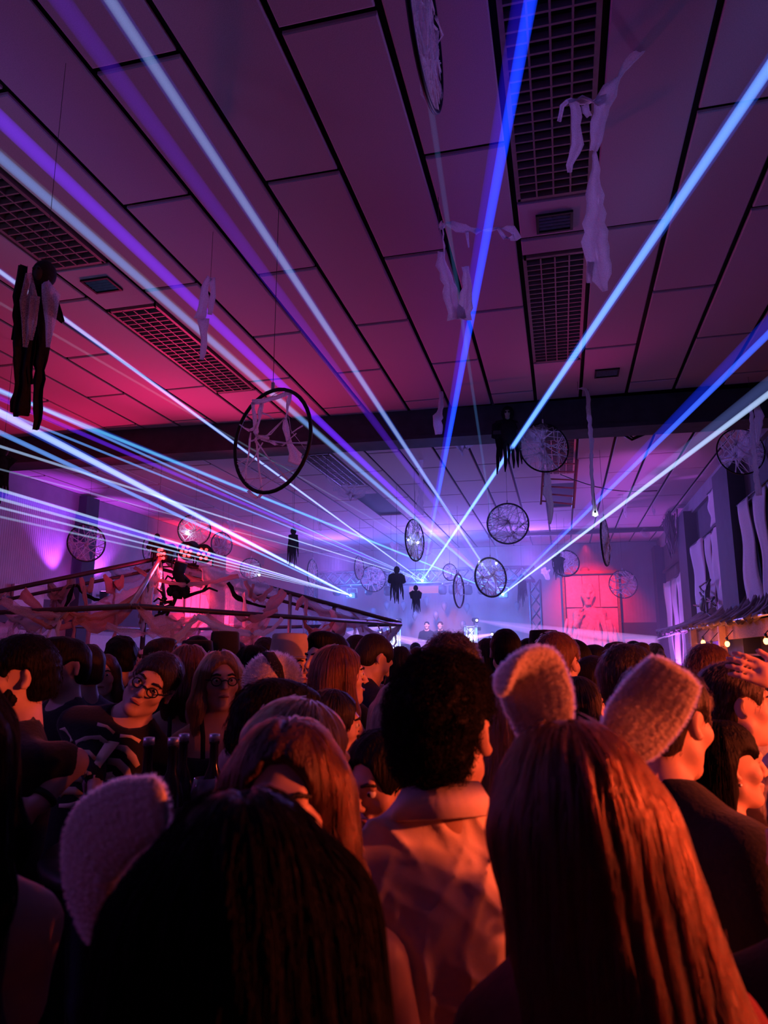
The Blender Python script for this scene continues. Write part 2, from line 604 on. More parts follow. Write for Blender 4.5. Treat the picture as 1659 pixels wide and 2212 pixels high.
# ------------------------------------------------------------------ laser projectors and their beams
LA, LB, LC = at_y(757, 1286, 20.8), at_y(912, 1254, 20.8), at_y(1086, 1284, 20.8)
for p, lb in ((LA, 'black laser projector shining leftwards, at the left end of the stage'), (LB, 'black laser projector hung from the stage truss above the performers'),
              (LC, 'black laser projector at the right of the stage, just right of the fairy-lit hoop')):
    t = thing('laser_projector', p, lb, 'laser projector')
    MB().box(p + Vector((0, .17, 0)), (.26, .28, .16)).build('housing', M['black'], t, smooth=False)
    MB().tube([p + Vector((-.16, .17, .0)), p + Vector((-.16, .17, .22)), p + Vector((.16, .17, .22)), p + Vector((.16, .17, .0))], .015, 6).build('yoke', M['steel'], t)
    MB().tube([p + Vector((0, .17, .22)), Vector((p.x, 20.72, max(3.8, p.z + .25)))], .014, 6).build('drop_pole', M['steel'], t)
    MB().tube([p + Vector((0, .01, 0)), p + Vector((0, .035, 0))], .03, 12).build('aperture', glow('laser_aperture', (0.75, 0.9, 1.0), 60), t)
    lamp('laser_spill', 'POINT', p + Vector((0, -.35, 0)), (0.06, 0.20, 1.0), 130, size=0.05, vol=1.0)

VOL = {}


def vol(c, s):
    k = (c, round(s, 3))
    if k not in VOL:
        VOL[k] = glow_volume('laser_light', c, s)
    return VOL[k]


CY, SKY, BLUE, COB, VIO, WHT = (0.12, 0.62, 1.0), (0.14, 0.36, 1.0), (0.04, 0.12, 1.0), (0.01, 0.035, 1.0), (0.14, 0.02, 0.9), (0.45, 0.62, 1.0)


def beam(src, x, y, r, core, s, halo=None, hs=0.0, hr=1.9, label='', zlim=4.98, off=(0, 0)):
    """A shaft of laser light in the haze from projector src out through picture point (x, y) until it meets ceiling or wall."""
    d = ray(x, y)
    k = 40.0
    for lim in ((zlim - EYE) / d.z if d.z > 0 else 99, (XL + .12) / d.x if d.x < 0 else 99, (XR - .5) / d.x if d.x > 0 else 99, 2.4 / d.y if d.y < 0 else 99):
        k = min(k, lim)
    k = min(k, 6.0)
    dirv = (EYE_P + d * (k * .92) - src).normalized()
    run = [99.0]
    for v, p0, lo, hi in ((dirv.x, src.x, XL + .03, XR - .14), (dirv.y, src.y, YF + .02, 99), (dirv.z, src.z, .02, ZC - .012)):
        if abs(v) > 1e-6:
            run.append(((hi if v > 0 else lo) - p0) / v)
    end = src + dirv * min(q for q in run if q > 0)
    b = MB()
    b.tube([src, src + dirv * 2, end], [r * .55, r * .7, r], 14)
    ms = [vol(core, s)]
    if halo:
        sd = dirv.cross(Vector((0, 0, 1))).normalized() * off[0] + Vector((0, 0, 1)) * off[1]
        b.tube([src, src + dirv * 2 + sd * .2, end + sd], [r * .6, r * .9, r * hr], 14, mi=1)
        ms.append(vol(halo, hs))
    o = b.build('laser_ray', ms)
    tag(o, label, 'laser beam', None, 'thing')
    return o


lb_ = 'laser beam '
beam(LB, 1150, -20, .036, (0.005, 0.045, 1.0), 13, (0.03, 0.01, 1.0), 1.6, 1.7, 'saturated cobalt blue laser beam rising nearly straight up to the ceiling', off=(0.04, 0))
beam(LB, 1675, 126, .034, SKY, 12, BLUE, 2, 1.6, 'sky blue laser beam rising steeply right, in front of the white ghost gauze')
beam(LB, -12, 578, .020, WHT, 14, BLUE, 3, 1.6, 'white-blue laser beam crossing behind the big black hoop and the large hanging ghoul')
beam(LB, -10, 837, .016, SKY, 14, None, 0, 1, 'upper of three tight parallel blue beams running left from the middle projector')
beam(LB, -10, 856, .024, VIO, 7, None, 0, 1, 'violet beam between the tight parallel blue ones running left')
beam(LB, -10, 883, .014, SKY, 15, None, 0, 1, 'lower of the tight parallel blue beams running left from the middle projector')
beam(LB, -10, 961, .014, WHT, 14, None, 0, 1, 'thin white laser beam behind the small black reaper, upper of two')
beam(LB, -10, 1011, .009, WHT, 9, None, 0, 1, 'faint thin white laser beam behind the small black reaper, lower of two')
beam(LC, -10, 841, .020, CY, 12, BLUE, 3, 1.8, 'long cyan laser beam passing just under the bottom of the big hoop')
beam(LC, -20, 322, .034, SKY, 4.5, WHT, .8, 1.5, 'wide pale blue laser beam crossing the upper right of the big hoop')
beam(LC, -20, 238, .050, VIO, 5.5, None, 0, 1, 'broad purple beam just above the pale one that crosses the big hoop')
beam(LC, 225, -20, .030, WHT, 3.6, BLUE, 1.6, 1.5, 'bright white-blue laser beam reaching the ceiling at the upper left')
beam(LC, 118, -16, .052, VIO, 1.3, None, 0, 1, 'faint purple beam left of the bright white-blue ceiling beam')
beam(LC, -10, 649, .014, WHT, 2.2, None, 0, 1, 'faint grey-blue laser beam behind the narrow web hoop')
beam(LC, 985, 600, .020, SKY, 1.0, None, 0, 1, 'faint nearly vertical blue beam left of the black skull ghoul')
beam(LC, 1675, 707, .032, BLUE, 11, COB, 1.3, 2.2, 'blue laser beam to the right edge, upper of the right-hand pair', off=(0, .10))
beam(LC, 1675, 840, .028, WHT, 9, (0.22, 0.30, 1.0), .7, 2.4, 'white-blue laser beam to the right edge, lower of the right-hand pair', off=(0, .10))
beam(LA, -10, 887, .034, WHT, 9, BLUE, 3, 1.6, 'thick white laser beam passing over the lamps of the tent frame')
beam(LA, -10, 930, .024, SKY, 10, None, 0, 1, 'blue laser beam directly under the thick white one over the tent')
beam(LA, -10, 1055, .016, WHT, 14, None, 0, 1, 'upper white line of the violet band low on the left')
beam(LA, -10, 1065, .030, (0.10, 0.05, 0.9), 6, None, 0, 1, 'violet-blue beam filling the band between two white lines low on the left')
beam(LA, -10, 1075, .015, WHT, 12, None, 0, 1, 'lower white line of the violet band low on the left')
beam(LA, -10, 1094, .012, WHT, 14, None, 0, 1, 'thin white laser beam across the hoop on the left wall')
beam(LA, -10, 1114, .012, WHT, 8, None, 0, 1, 'lowest thin pale laser beam over the left tent frame')

# ------------------------------------------------------------------ hula hoops strung with web
RING = mat('black_hoop', (0.012, 0.011, 0.013), 0.5, noise=0.2, scale=40)
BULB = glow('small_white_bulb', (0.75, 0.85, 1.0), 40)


def hoop(x, y, rx, ry, d, label, n=12, sheets=2, light=None, tilt=0.0, seed=0, sag=0.0, thick=.011, centre=None, lean=1, string=True):
    rg = random.Random(seed * 31 + 5)
    c = at_d(x, y, d)
    rr = ry * d / F_PX
    v = Vector((c.x, c.y, 0)).normalized()
    p = Vector((v.y, -v.x, 0))
    a = math.acos(min(1, rx / ry))
    h = p * math.cos(a) + v * math.sin(a) * lean
    up = Vector((0, 0, 1))
    h, up = h * math.cos(tilt) + up * math.sin(tilt), up * math.cos(tilt) - h * math.sin(tilt)
    nn = h.cross(up)

    def pt(ang, k=1.0, off=0.0):
        return c + (h * math.cos(ang) + up * math.sin(ang)) * rr * k + nn * off
    t = thing('web_hoop', c, label, 'hoop', 'hoops strung with fake cobweb')
    MB().tube([pt(2 * math.pi * i / 40) for i in range(40)], thick, 8, True).build('ring', RING, t)
    w = MB()
    cx = centre or (rg.uniform(-.25, .25), rg.uniform(-.3, .2))
    ce = c + h * rr * cx[0] + up * rr * cx[1]
    angs = [2 * math.pi * (i + rg.uniform(-.4, .4)) / n for i in range(n)]
    r0 = max(.003, .0020 * d ** .5)
    mids = []
    cs = [ce] + [c + h * rr * rg.uniform(-.55, .55) + up * rr * rg.uniform(-.6, .5) for _ in range(2)]
    for an in angs:
        e = pt(an)
        q = cs[0] if rg.random() < .45 else min(cs, key=lambda z: (z - e).length)
        jo = Vector((rg.uniform(-.12, .12), 0, rg.uniform(-.12, .12))) * rr
        m_ = e.lerp(q + jo, .5) + nn * rg.uniform(-.03, .03) + Vector((0, 0, -rg.random() * .08 * rr)) + h * rr * rg.uniform(-.08, .08)
        w.tube([e, e.lerp(m_, .5), m_, q + jo], [r0 * rg.uniform(.9, 3.2), r0, r0 * rg.uniform(.5, 1.6), r0 * rg.uniform(.8, 2.4)], 4)
    for k in range(int(n * 1.5)):
        a1 = rg.random() * 6.28
        A, B = pt(a1), pt(a1 + rg.uniform(.5, 2.6))
        w.tube([A, A.lerp(B, .3) + (ce - A) * rg.uniform(0, .3), A.lerp(B, .7) + (ce - B) * rg.uniform(0, .3), B], r0 * rg.uniform(.35, 1.1), 4)
    for k in range(2):
        w.tube([cs[k], cs[k].lerp(cs[k + 1], .5) + Vector((0, 0, -.1 * rr)), cs[k + 1]], r0 * rg.uniform(1, 2.6), 4)
    w.build('web', M['web'], t)
    for k in range(sheets):
        a0 = rg.random() * 6.28
        wd = rg.uniform(.5, 1.2)
        s = MB()
        e1 = [pt(a0 + wd * j / 6, .99, rg.uniform(-.01, .01)) for j in range(7)]
        tip = ce.lerp(pt(a0 + math.pi * rg.uniform(.7, 1.3)), rg.uniform(.0, .8))
        rows = []
        for j in range(7):
            rows.append([e1[j].lerp(tip, u / 5 * .96) + nn * (.02 * math.sin(u * 1.7 + j)) + Vector((0, 0, -.04 * rr * math.sin(u / 5 * 3.1))) for u in range(6)])
        V = [q for r_ in rows for q in r_]
        Fc = [(j * 6 + u, j * 6 + u + 1, (j + 1) * 6 + u + 1, (j + 1) * 6 + u) for j in range(6) for u in range(5)]
        s.add(V, Fc)
        s.build('web_sheet', M['webthin'] if k % 2 else M['gauze_thin'], t)
    if string:
        top = pt(math.pi / 2 - tilt)
        MB().tube([top, Vector((top.x, top.y, ZC))], .0025, 4).build('string', M['pole'], t)
        MB().box(top + Vector((0, 0, .03)), (.02, .02, .06)).build('clip', M['panelw'], t)
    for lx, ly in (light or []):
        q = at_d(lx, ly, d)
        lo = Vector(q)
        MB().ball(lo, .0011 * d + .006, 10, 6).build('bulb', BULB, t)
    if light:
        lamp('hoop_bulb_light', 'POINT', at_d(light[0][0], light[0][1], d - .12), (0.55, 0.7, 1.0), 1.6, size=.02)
    return t


hoop(586, 952, 80, 114, 5.0, 'biggest black hoop, hanging clear of the beam, with torn web and a loop of gauze', 4, 0, seed=1, thick=.014, centre=(-.35, .1), lean=-1)
hoop(917, 45, 38, 176, 3.3, 'black hoop seen nearly edge-on at the top of the picture with pale web inside', 22, 3, seed=2, thick=.012)
hoop(1175, 967, 51, 54, 9.3, 'round hoop right of the black skull ghoul under the cross beam', 13, 4, seed=3)
hoop(1097, 1131, 44, 44, 13.0, 'round hoop thickly wound with web, lit from the left', 20, 7, seed=4, thick=.016)
hoop(896, 1167, 20, 45, 12.6, 'narrow hoop with two white bulbs under a long gauze strand', 16, 2, [(882, 1166), (903, 1172)], seed=5, thick=.013)
hoop(1060, 1247, 33, 42, 13.6, 'hoop with white bulbs and twigs in front of the right laser', 14, 1, [(1036, 1214), (1072, 1217)], seed=6, thick=.019)
hoop(991, 1276, 11, 36, 15.9, 'bare narrow hoop low in front of the stage', 6, 0, seed=7, thick=.02)
hoop(1307, 1170, 8, 52, 11.5, 'edge-on hoop packed with web right of the long gauze strand', 26, 6, seed=8, thick=.016)
hoop(1600, 975, 46, 51, 10.2, 'hoop hanging before the black column at the right edge', 13, 5, seed=9)
hoop(187, 1173, 38, 40, 13.6, 'hoop against the purple-lit left wall', 13, 2, seed=10, thick=.015)
hoop(420, 1145, 34, 34, 13.2, 'hoop with a bright white bulb above the lamps of the tent frame', 13, 3, [(404, 1152)], seed=11, thick=.014)
hoop(479, 1176, 22, 26, 16.0, 'small hoop in front of the red wall, right of the tent lamps', 12, 4, seed=12, thick=.014)
hoop(675, 1238, 11, 29, 17.5, 'narrow hoop crossed by the laser fan of the left projector', 12, 2, seed=13, thick=.016)
hoop(776, 1227, 10, 25, 17.5, 'narrow hoop left of a bigger web hoop before the stage', 12, 2, seed=14, thick=.015)
hoop(806, 1250, 27, 28, 17.9, 'wide hoop half hidden beside the black bat-winged ghoul', 13, 2, seed=15, thick=.012)
hoop(541, 1228, 22, 22, 17.0, 'hoop with a white bulb over the right slope of the tent frame', 14, 3, [(560, 1242)], seed=16, thick=.012)
hoop(1222, 1217, 28, 28, 17.5, 'hoop in front of the red wall with a black ghoul at its left', 12, 2, seed=17, thick=.018)
hoop(1346, 1262, 29, 30, 18.6, 'hoop lit red beside the red monster panel', 12, 2, seed=18, thick=.013, centre=(0, 0))
hoop(316, 1186, 7, 23, 15.0, 'thin hoop beside a black hood left of the tent lamps', 12, 2, seed=19, thick=.012)
hoop(972, 1236, 15, 18, 17.8, 'faint small hoop in the blue haze under the stage truss', 10, 2, seed=20, thick=.012)

# torn web inside the biggest hoop
def gz(name, label, strips, m='gauze', cat='gauze', group=None, side=None, jag=.25, wave=.10, loc=None, th=.004):
    """Hanging cloth: strips are ([(px, py, depth)...], [width in px...])."""
    p0 = at_d(*strips[0][0][0])
    t = thing(name, p0, label, cat, group)
    if cat == 'gauze' and name != 'draped_gauze' and p0.z < ZC - .02:
        MB().tube([p0 + Vector((0, 0, -.02)), Vector((p0.x, p0.y, ZC))], .002, 4).build('thread', M['pole'], t)
    for path, wd in strips:
        pts = [at_d(*q) for q in path]
        # resample
        fine, fw = [], []
        for i in range(len(pts) - 1):
            L_ = (pts[i + 1] - pts[i]).length
            n = max(2, int(L_ / .045))
            n = min(n, 14)
            for k in range(n):
                u = k / n
                fine.append(pts[i].lerp(pts[i + 1], u))
                fw.append((wd[i] * (1 - u) + wd[i + 1] * u) * (path[i][2] * (1 - u) + path[i + 1][2] * u) / F_PX)
        fine.append(pts[-1])
        fw.append(wd[-1] * path[-1][2] / F_PX)
        # soften corners and add a little play
        for _ in range(2):
            fine = [fine[0]] + [(fine[i - 1] + fine[i] * 2 + fine[i + 1]) / 4 for i in range(1, len(fine) - 1)] + [fine[-1]]
        fine = [q + Vector((rnd.uniform(-1, 1), rnd.uniform(-1, 1), rnd.uniform(-1, 1))) * .004 for q in fine]
        MB().ribbon(fine, fw, side or RT, th, jag, 5, wave).build('strip', M[m], t)
    return t


gz('torn_web', 'torn web and gauze loop hanging inside the biggest hoop', [
    ([(545, 868, 5), (585, 862, 5), (628, 848, 5)], [10, 14, 6]), ([(548, 868, 5), (552, 930, 5), (538, 928, 5)], [9, 7, 5]),
    ([(565, 872, 5), (560, 910, 5), (548, 935, 5), (562, 945, 5), (580, 950, 5)], [9, 6, 12, 9, 12]), ([(565, 890, 5), (590, 905, 5)], [6, 3]),
    ([(580, 950, 5), (612, 968, 5), (640, 935, 5)], [7, 4, 2]), ([(614, 905, 5), (622, 945, 5), (635, 995, 5), (655, 1000, 5)], [7, 14, 26, 8]),
    ([(541, 935, 5), (535, 990, 5), (529, 1040, 5)], [4, 3, 3]), ([(553, 945, 5), (558, 1000, 5), (566, 1065, 5)], [5, 3, 5]),
    ([(535, 1060, 5), (555, 1082, 5), (567, 1068, 5)], [6, 7, 5]), ([(628, 850, 5), (618, 905, 5)], [8, 5]), ([(518, 918, 5), (538, 930, 5)], [3, 5]),
    ([(512, 1003, 5), (535, 990, 5)], [5, 3]), ([(630, 935, 5), (655, 918, 5)], [3, 3])], 'web', 'cobweb', jag=.5, wave=.2)

# gauze strips hung from the ceiling
gz('gauze_ghost', 'ghost of white gauze with a long body hung under the ceiling louvres', [
    ([(1398, 70, 4.0), (1405, 112, 4.0)], [9, 9]), ([(1400, 92, 4.0), (1360, 132, 3.95), (1338, 165, 3.9), (1320, 195, 3.9), (1300, 225, 3.9), (1288, 285, 3.9), (1282, 328, 3.9)], [22, 18, 10, 34, 36, 28, 20]),
    ([(1312, 212, 3.9), (1275, 222, 3.9), (1232, 212, 3.9), (1215, 225, 3.9), (1208, 262, 3.9)], [24, 22, 14, 10, 8]),
    ([(1238, 215, 3.9), (1245, 270, 3.9), (1252, 312, 3.9), (1232, 340, 3.9), (1230, 372, 3.9)], [24, 22, 24, 16, 10]),
    ([(1262, 228, 3.9), (1272, 252, 3.9)], [18, 14]), ([(1284, 328, 3.9), (1287, 345, 3.9), (1287, 420, 3.9), (1286, 500, 3.9), (1286, 560, 3.9), (1300, 600, 3.9), (1305, 628, 3.9)], [8, 12, 38, 54, 56, 38, 12]),
    ([(1276, 565, 3.9), (1272, 612, 3.9)], [22, 12])], wave=.12)
gz('gauze_scrap', 'gauze scrap tied across the ceiling behind the cobalt beam', [
    ([(948, 492, 5.2), (962, 478, 5.2), (990, 490, 5.2), (1030, 502, 5.2), (1078, 492, 5.2), (1110, 492, 5.2), (1122, 515, 5.2)], [12, 16, 22, 12, 5, 16, 12]),
    ([(1075, 494, 5.2), (1090, 520, 5.2), (1112, 512, 5.2)], [5, 9, 14]), ([(955, 545, 5.2), (950, 572, 5.2), (965, 600, 5.2), (975, 640, 5.2), (985, 690, 5.2)], [14, 22, 24, 30, 36]),
    ([(1005, 575, 5.2), (1012, 620, 5.2), (1000, 690, 5.2)], [16, 22, 34]), ([(955, 478, 5.2), (960, 545, 5.2)], [2, 4]), ([(1008, 500, 5.2), (1012, 535, 5.2)], [8, 3])], jag=.3)
gz('gauze_doll', 'small gauze doll hanging across the purple beam', [
    ([(455, 600, 5.6), (445, 605, 5.6), (440, 660, 5.6), (432, 690, 5.6)], [14, 14, 20, 26]), ([(458, 600, 5.6), (461, 640, 5.6), (452, 680, 5.6)], [14, 12, 10]),
    ([(438, 690, 5.6), (442, 730, 5.6), (435, 778, 5.6)], [22, 16, 10])], 'gauze', jag=.25)
gz('gauze_tassel', 'pale gauze tassel on the beam left of the cobalt laser', [([(953, 845, 9.0), (953, 885, 9.0), (945, 900, 9.0), (948, 938, 9.0)], [9, 12, 20, 16])])
gz('gauze_garland', 'gauze garland with a curled end under the cross beam', [([(975, 945, 10.5), (1000, 972, 10.5), (1030, 948, 10.5), (1048, 938, 10.5), (1048, 922, 10.5), (1056, 925, 10.5)], [6, 18, 7, 6, 6, 5]), ([(985, 945, 10.5), (1000, 985, 10.5)], [10, 4])])
gz('gauze_strand', 'long twisted gauze strand ending in a lit bulb at the right', [([(1248, 840, 8.8), (1268, 838, 8.8), (1272, 880, 8.8), (1278, 960, 8.8), (1278, 1040, 8.8), (1284, 1092, 8.8), (1286, 1115, 8.8)], [6, 8, 10, 9, 7, 9, 14])], jag=.4, wave=.2)
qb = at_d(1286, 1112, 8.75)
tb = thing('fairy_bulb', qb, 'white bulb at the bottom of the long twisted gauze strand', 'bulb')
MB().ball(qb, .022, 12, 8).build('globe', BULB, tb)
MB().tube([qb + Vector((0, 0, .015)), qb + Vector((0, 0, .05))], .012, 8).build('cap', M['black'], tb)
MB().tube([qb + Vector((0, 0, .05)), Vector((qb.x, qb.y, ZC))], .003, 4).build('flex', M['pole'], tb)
gz('gauze_strand', 'pale gauze strand below the round hoop beside the red ladder', [([(1183, 1022, 9.2), (1180, 1065, 9.2), (1190, 1080, 9.2), (1188, 1132, 9.2)], [12, 20, 14, 6])])
gz('gauze_strand', 'knotted gauze strand above the narrow hoop with two bulbs', [([(905, 970, 12.4), (910, 985, 12.4), (910, 1050, 12.4), (908, 1080, 12.4), (906, 1112, 12.4)], [18, 9, 8, 12, 22]), ([(912, 968, 12.4), (930, 975, 12.4)], [5, 7])], 'gauze_thin')
gz('gauze_swag', 'thin web swag under the ceiling left of the middle lasers', [
    ([(705, 1030, 11.5), (735, 1065, 11.5), (765, 1075, 11.5), (800, 1052, 11.5)], [8, 12, 16, 10]), ([(742, 1045, 11.5), (755, 1070, 11.5), (770, 1045, 11.5)], [10, 12, 4])], 'gauze_thin', jag=.6)
gz('gauze_strand', 'gauze hanging at the right edge beside the hoop on the column', [([(1622, 870, 8.6), (1626, 950, 8.6), (1632, 1010, 8.6), (1640, 1070, 8.6)], [8, 10, 14, 12]), ([(1634, 870, 8.6), (1640, 900, 8.6), (1637, 960, 8.6)], [12, 20, 5])])
for (x, y, d, w, h, lb) in ((1350, 1105, 15, 9, 30, 'small gauze wisp on the ceiling right of the edge-on hoop'), (1412, 1106, 16, 6, 16, 'tiny gauze wisp on the ceiling right of the others'), (1395, 1152, 19, 22, 14, 'bundle of gauze on the back ceiling near the net'),
                            (500, 1135, 15, 16, 26, 'faint gauze wisp right of the thick white laser'), (690, 1130, 15.5, 10, 34, 'faint gauze wisp above the narrow hoop on the left'), (640, 1130, 14, 22, 16, 'pale gauze behind the head of the small reaper'), (852, 1185, 17, 18, 28, 'faint pale gauze left of the narrow bulb hoop'), (920, 1185, 17, 34, 22, 'faint gauze swag right of the narrow bulb hoop'), (1180, 1240, 19, 20, 26, 'reddish gauze in the haze right of the lasers')):
    gz('gauze_wisp', lb, [([(x - w * .4, y - h * .5, d), (x, y, d), (x + w * .3, y + h * .5, d)], [w * .5, w, w * .3]), ([(x + w * .4, y - h * .4, d), (x, y + h * .1, d)], [3, 5])], 'gauze_thin', jag=.5)

# ------------------------------------------------------------------ black hanging ghouls
def reaper(x, yt, yb, d, wpx, label, seed=0, wings=0, skull=True, m='blackcloth'):
    rg = random.Random(seed * 17 + 3)
    p = at_d(x, yt, d)
    k = d / F_PX
    Hh, Wd = (yb - yt) * k, wpx * k
    t = thing('hanging_ghoul', p, label, 'ghoul', 'black hanging ghouls')
    hr = min(Hh * .085, Wd * .27)
    hc = p + Vector((0, 0, -hr * 1.2))
    MB().ball(hc, (hr, hr, hr * 1.2), 12, 8).build('hood', M[m], t)
    if skull:
        q = hc + Vector((0, -hr * .45, -hr * .1))
        MB().ball(q, (hr * .62, hr * .6, hr * .8), 12, 8).ball(q + Vector((0, -hr * .1, -hr * .6)), (hr * .4, hr * .42, hr * .4), 10, 6).build('skull', M['bone'], t)
        for s_ in (-1, 1):
            MB().ball(q + Vector((s_ * hr * .25, -hr * .52, hr * .08)), hr * .17, 8, 6).build('eye_socket', M['black'], t)
    sh = hc + Vector((0, 0, -hr * 1.5))
    MB().ball(sh + Vector((0, 0, -Hh * .12)), (Wd * .33, Wd * .2, Hh * .17), 12, 8).build('torso', M[m], t)
    MB().tube([sh + RT * -Wd * .42, sh + Vector((0, 0, .03 * Hh)), sh + RT * Wd * .42], Wd * .07, 6).build('shoulders', M[m], t)
    n = 7
    for i in range(n):
        u = (i / (n - 1) - .5) * 2
        L_ = Hh * rg.uniform(.55, .82) * (1 - .12 * abs(u))
        a = sh + RT * (u * Wd * .30) + Vector((0, rg.uniform(-.1, .1) * Wd, 0))
        pts = [a + RT * (u * Wd * .12 * j / 5 + rg.uniform(-.02, .02) * Wd) + Vector((0, 0, -L_ * j / 6)) for j in range(7)]
        w0 = Wd * .2
        MB().ribbon(pts, [w0, w0, w0 * .9, w0 * .8, w0 * .6, w0 * .5, w0 * .15], RT, .004, .35, 4, .15, rg).build('rag', M[m], t)
    if wings:
        for s_ in (-1, 1):
            a = sh + Vector((0, 0, -.02 * Hh))
            pts = [a + RT * (s_ * Wd * .1), a + RT * (s_ * Wd * .35) + Vector((0, 0, -Hh * .06)), a + RT * (s_ * Wd * wings) + Vector((0, 0, -Hh * .2))]
            MB().ribbon(pts, [Hh * .18, Hh * .24, Hh * .08], Vector((0, 0, 1)), .004, .2, 3, .06, rg).build('sleeve', M[m], t)
    MB().tube([p, Vector((p.x, p.y, ZC))], .003, 4).build('string', M['pole'], t)
    return t


reaper(1096, 878, 1040, 9.6, 62, 'black ghoul with a visible skull in front of the cross beam', 1, .5)
reaper(634, 1140, 1232, 13.0, 24, 'slim black ghoul hanging left of the narrow hoops', 2, 0, False)
reaper(857, 1223, 1304, 14.0, 30, 'black ghoul with pointed bat sleeves just before the stage', 3, .58, False)
reaper(898, 1264, 1331, 14.4, 20, 'small black ghoul lowest in front of the stage', 4, .45, False)
reaper(1205, 1190, 1255, 17.0, 24, 'black ghoul touching the hoop before the red wall', 5, .3, False)
reaper(1127, 1240, 1308, 19.0, 22, 'hazy blue ghoul right of the right laser', 6, 0, False)
reaper(340, 1152, 1225, 12.5, 26, 'black hooded ghoul behind the left tent lamp', 7, .8, False)
reaper(8, 960, 1095, 7.5, 46, 'black ghoul half cut off by the left edge', 8, .3, False)
# the large one at the left, close by: black rags with grey gauze over them
gb = 3.8
t = gz('hanging_ghoul', 'large black ragged ghoul with grey gauze hanging close by on the left', [
    ([(48, 572, gb), (44, 640, gb), (46, 700, gb), (52, 760, gb), (50, 830, gb), (44, 890, gb)], [24, 40, 42, 32, 26, 40]),
    ([(88, 590, gb), (84, 660, gb), (84, 740, gb), (86, 800, gb), (84, 860, gb), (78, 930, gb)], [40, 46, 40, 26, 30, 16]),
    ([(66, 640, gb), (66, 720, gb), (66, 780, gb), (66, 830, gb)], [44, 42, 20, 12]), ([(104, 640, gb), (120, 672, gb), (134, 694, gb)], [30, 34, 8]),
    ([(40, 690, gb), (30, 735, gb)], [14, 10]), ([(62, 830, gb), (55, 850, gb)], [12, 6]), ([(48, 860, gb), (44, 900, gb)], [26, 38])], 'blackcloth', 'ghoul', 'black hanging ghouls', jag=.25, wave=.25)
hc = at_d(96, 592, gb)
MB().ball(hc, (.062, .06, .075), 14, 10).build('hood', M['blackcloth'], t)
MB().ball(hc + Vector((0, -.035, -.012)), (.034, .03, .045), 12, 8).build('skull', mat('blackened_bone', (.05, .04, .04), .8), t)
for s_ in (-1, 1):
    MB().ball(hc + Vector((s_ * .014, -.062, .0)), .009, 8, 6).build('eye_socket', M['black'], t)
for path, wd in (([(62, 590, gb - .05), (66, 650, gb - .06), (60, 700, gb - .06), (54, 750, gb - .06)], [16, 40, 26, 8]), ([(96, 610, gb - .06), (112, 640, gb - .06), (106, 700, gb - .06), (104, 750, gb - .06)], [18, 36, 24, 8]), ([(75, 640, gb - .07), (70, 700, gb - .07), (68, 735, gb - .07)], [22, 16, 6])):
    MB().ribbon([at_d(*q) for q in path], [w * gb / F_PX for w in wd], RT, .003, .3, 5, .1).build('gauze_strip', M['gauze_thin'], t)
MB().tube([hc, Vector((hc.x, hc.y, ZC))], .002, 4).build('string', M['pole'], t)

# ------------------------------------------------------------------ the open tent frame on the left
N_ = at_d(283, 1312, 7.0)
R_ = at_d(866, 1350, 11.5)
N_.z = R_.z = 2.2
e_ = R_ - N_
L_c = N_ + Vector((-e_.y, e_.x, 0))
B_ = R_ + Vector((-e_.y, e_.x, 0))
AP = (N_ + B_) / 2
AP.z = 3.16
tent = thing('tent_frame', (AP.x, AP.y, 0), 'open metal tent frame without its roof, hung with torn gauze, on the left', 'tent frame')
MB().tube([AP, R_ + Vector((0, 0, .02))], .035, 8).build('ridge_pole', M['pole'], tent)
MB().tube([AP + Vector((0, 0, -.16)), AP.lerp(R_, .82) + Vector((0, 0, -.13))], .026, 8).build('lower_ridge_pole', M['pole'], tent)
MB().tube([AP, L_c], .035, 8).build('ridge_pole', M['pole'], tent)
MB().tube([AP + Vector((0, 0, -.16)), AP.lerp(L_c, .9) + Vector((0, 0, -.13))], .026, 8).build('lower_ridge_pole', M['pole'], tent)
MB().tube([AP, N_], .032, 8).build('ridge_pole', M['poleg'], tent)
MB().tube([AP, B_], .028, 8).build('ridge_pole', M['pole'], tent)
for a, b in ((N_, R_), (N_, L_c), (R_, B_), (B_, L_c)):
    MB().tube([a, b], .03, 8).build('eave_pole', M['pole'], tent)


def post_at(px, a, b, top=None, m='pole', r=.032):
    """A post standing under the line a-b where picture column px crosses it."""
    best = min((abs((lambda q: (W_PX / 2 + F_PX * ((q - EYE_P) @ RT) / ((q - EYE_P) @ FW)) - px)(a.lerp(b, i / 200))), i) for i in range(201))
    q = a.lerp(b, best[1] / 200)
    MB().tube([Vector((q.x, q.y, 0)), Vector((q.x, q.y, top or q.z))], r, 8).build('post', M[m], tent)
    MB().box((q.x, q.y, .02), (.16, .16, .04)).build('foot_plate', M['pole'], tent)


post_at(317, AP, N_, m='pole')
post_at(628, AP, R_, m='poleg')
post_at(721, AP, R_)
post_at(190, B_, L_c, m='poleg')
post_at(430, B_, R_, m='poleg')
post_at(35, L_c, AP, top=2.25)
MB().tube([AP + Vector((0, 0, -.02)), AP + Vector((0, 0, -.5))], .05, 10).build('crown_hub', M['black'], tent)

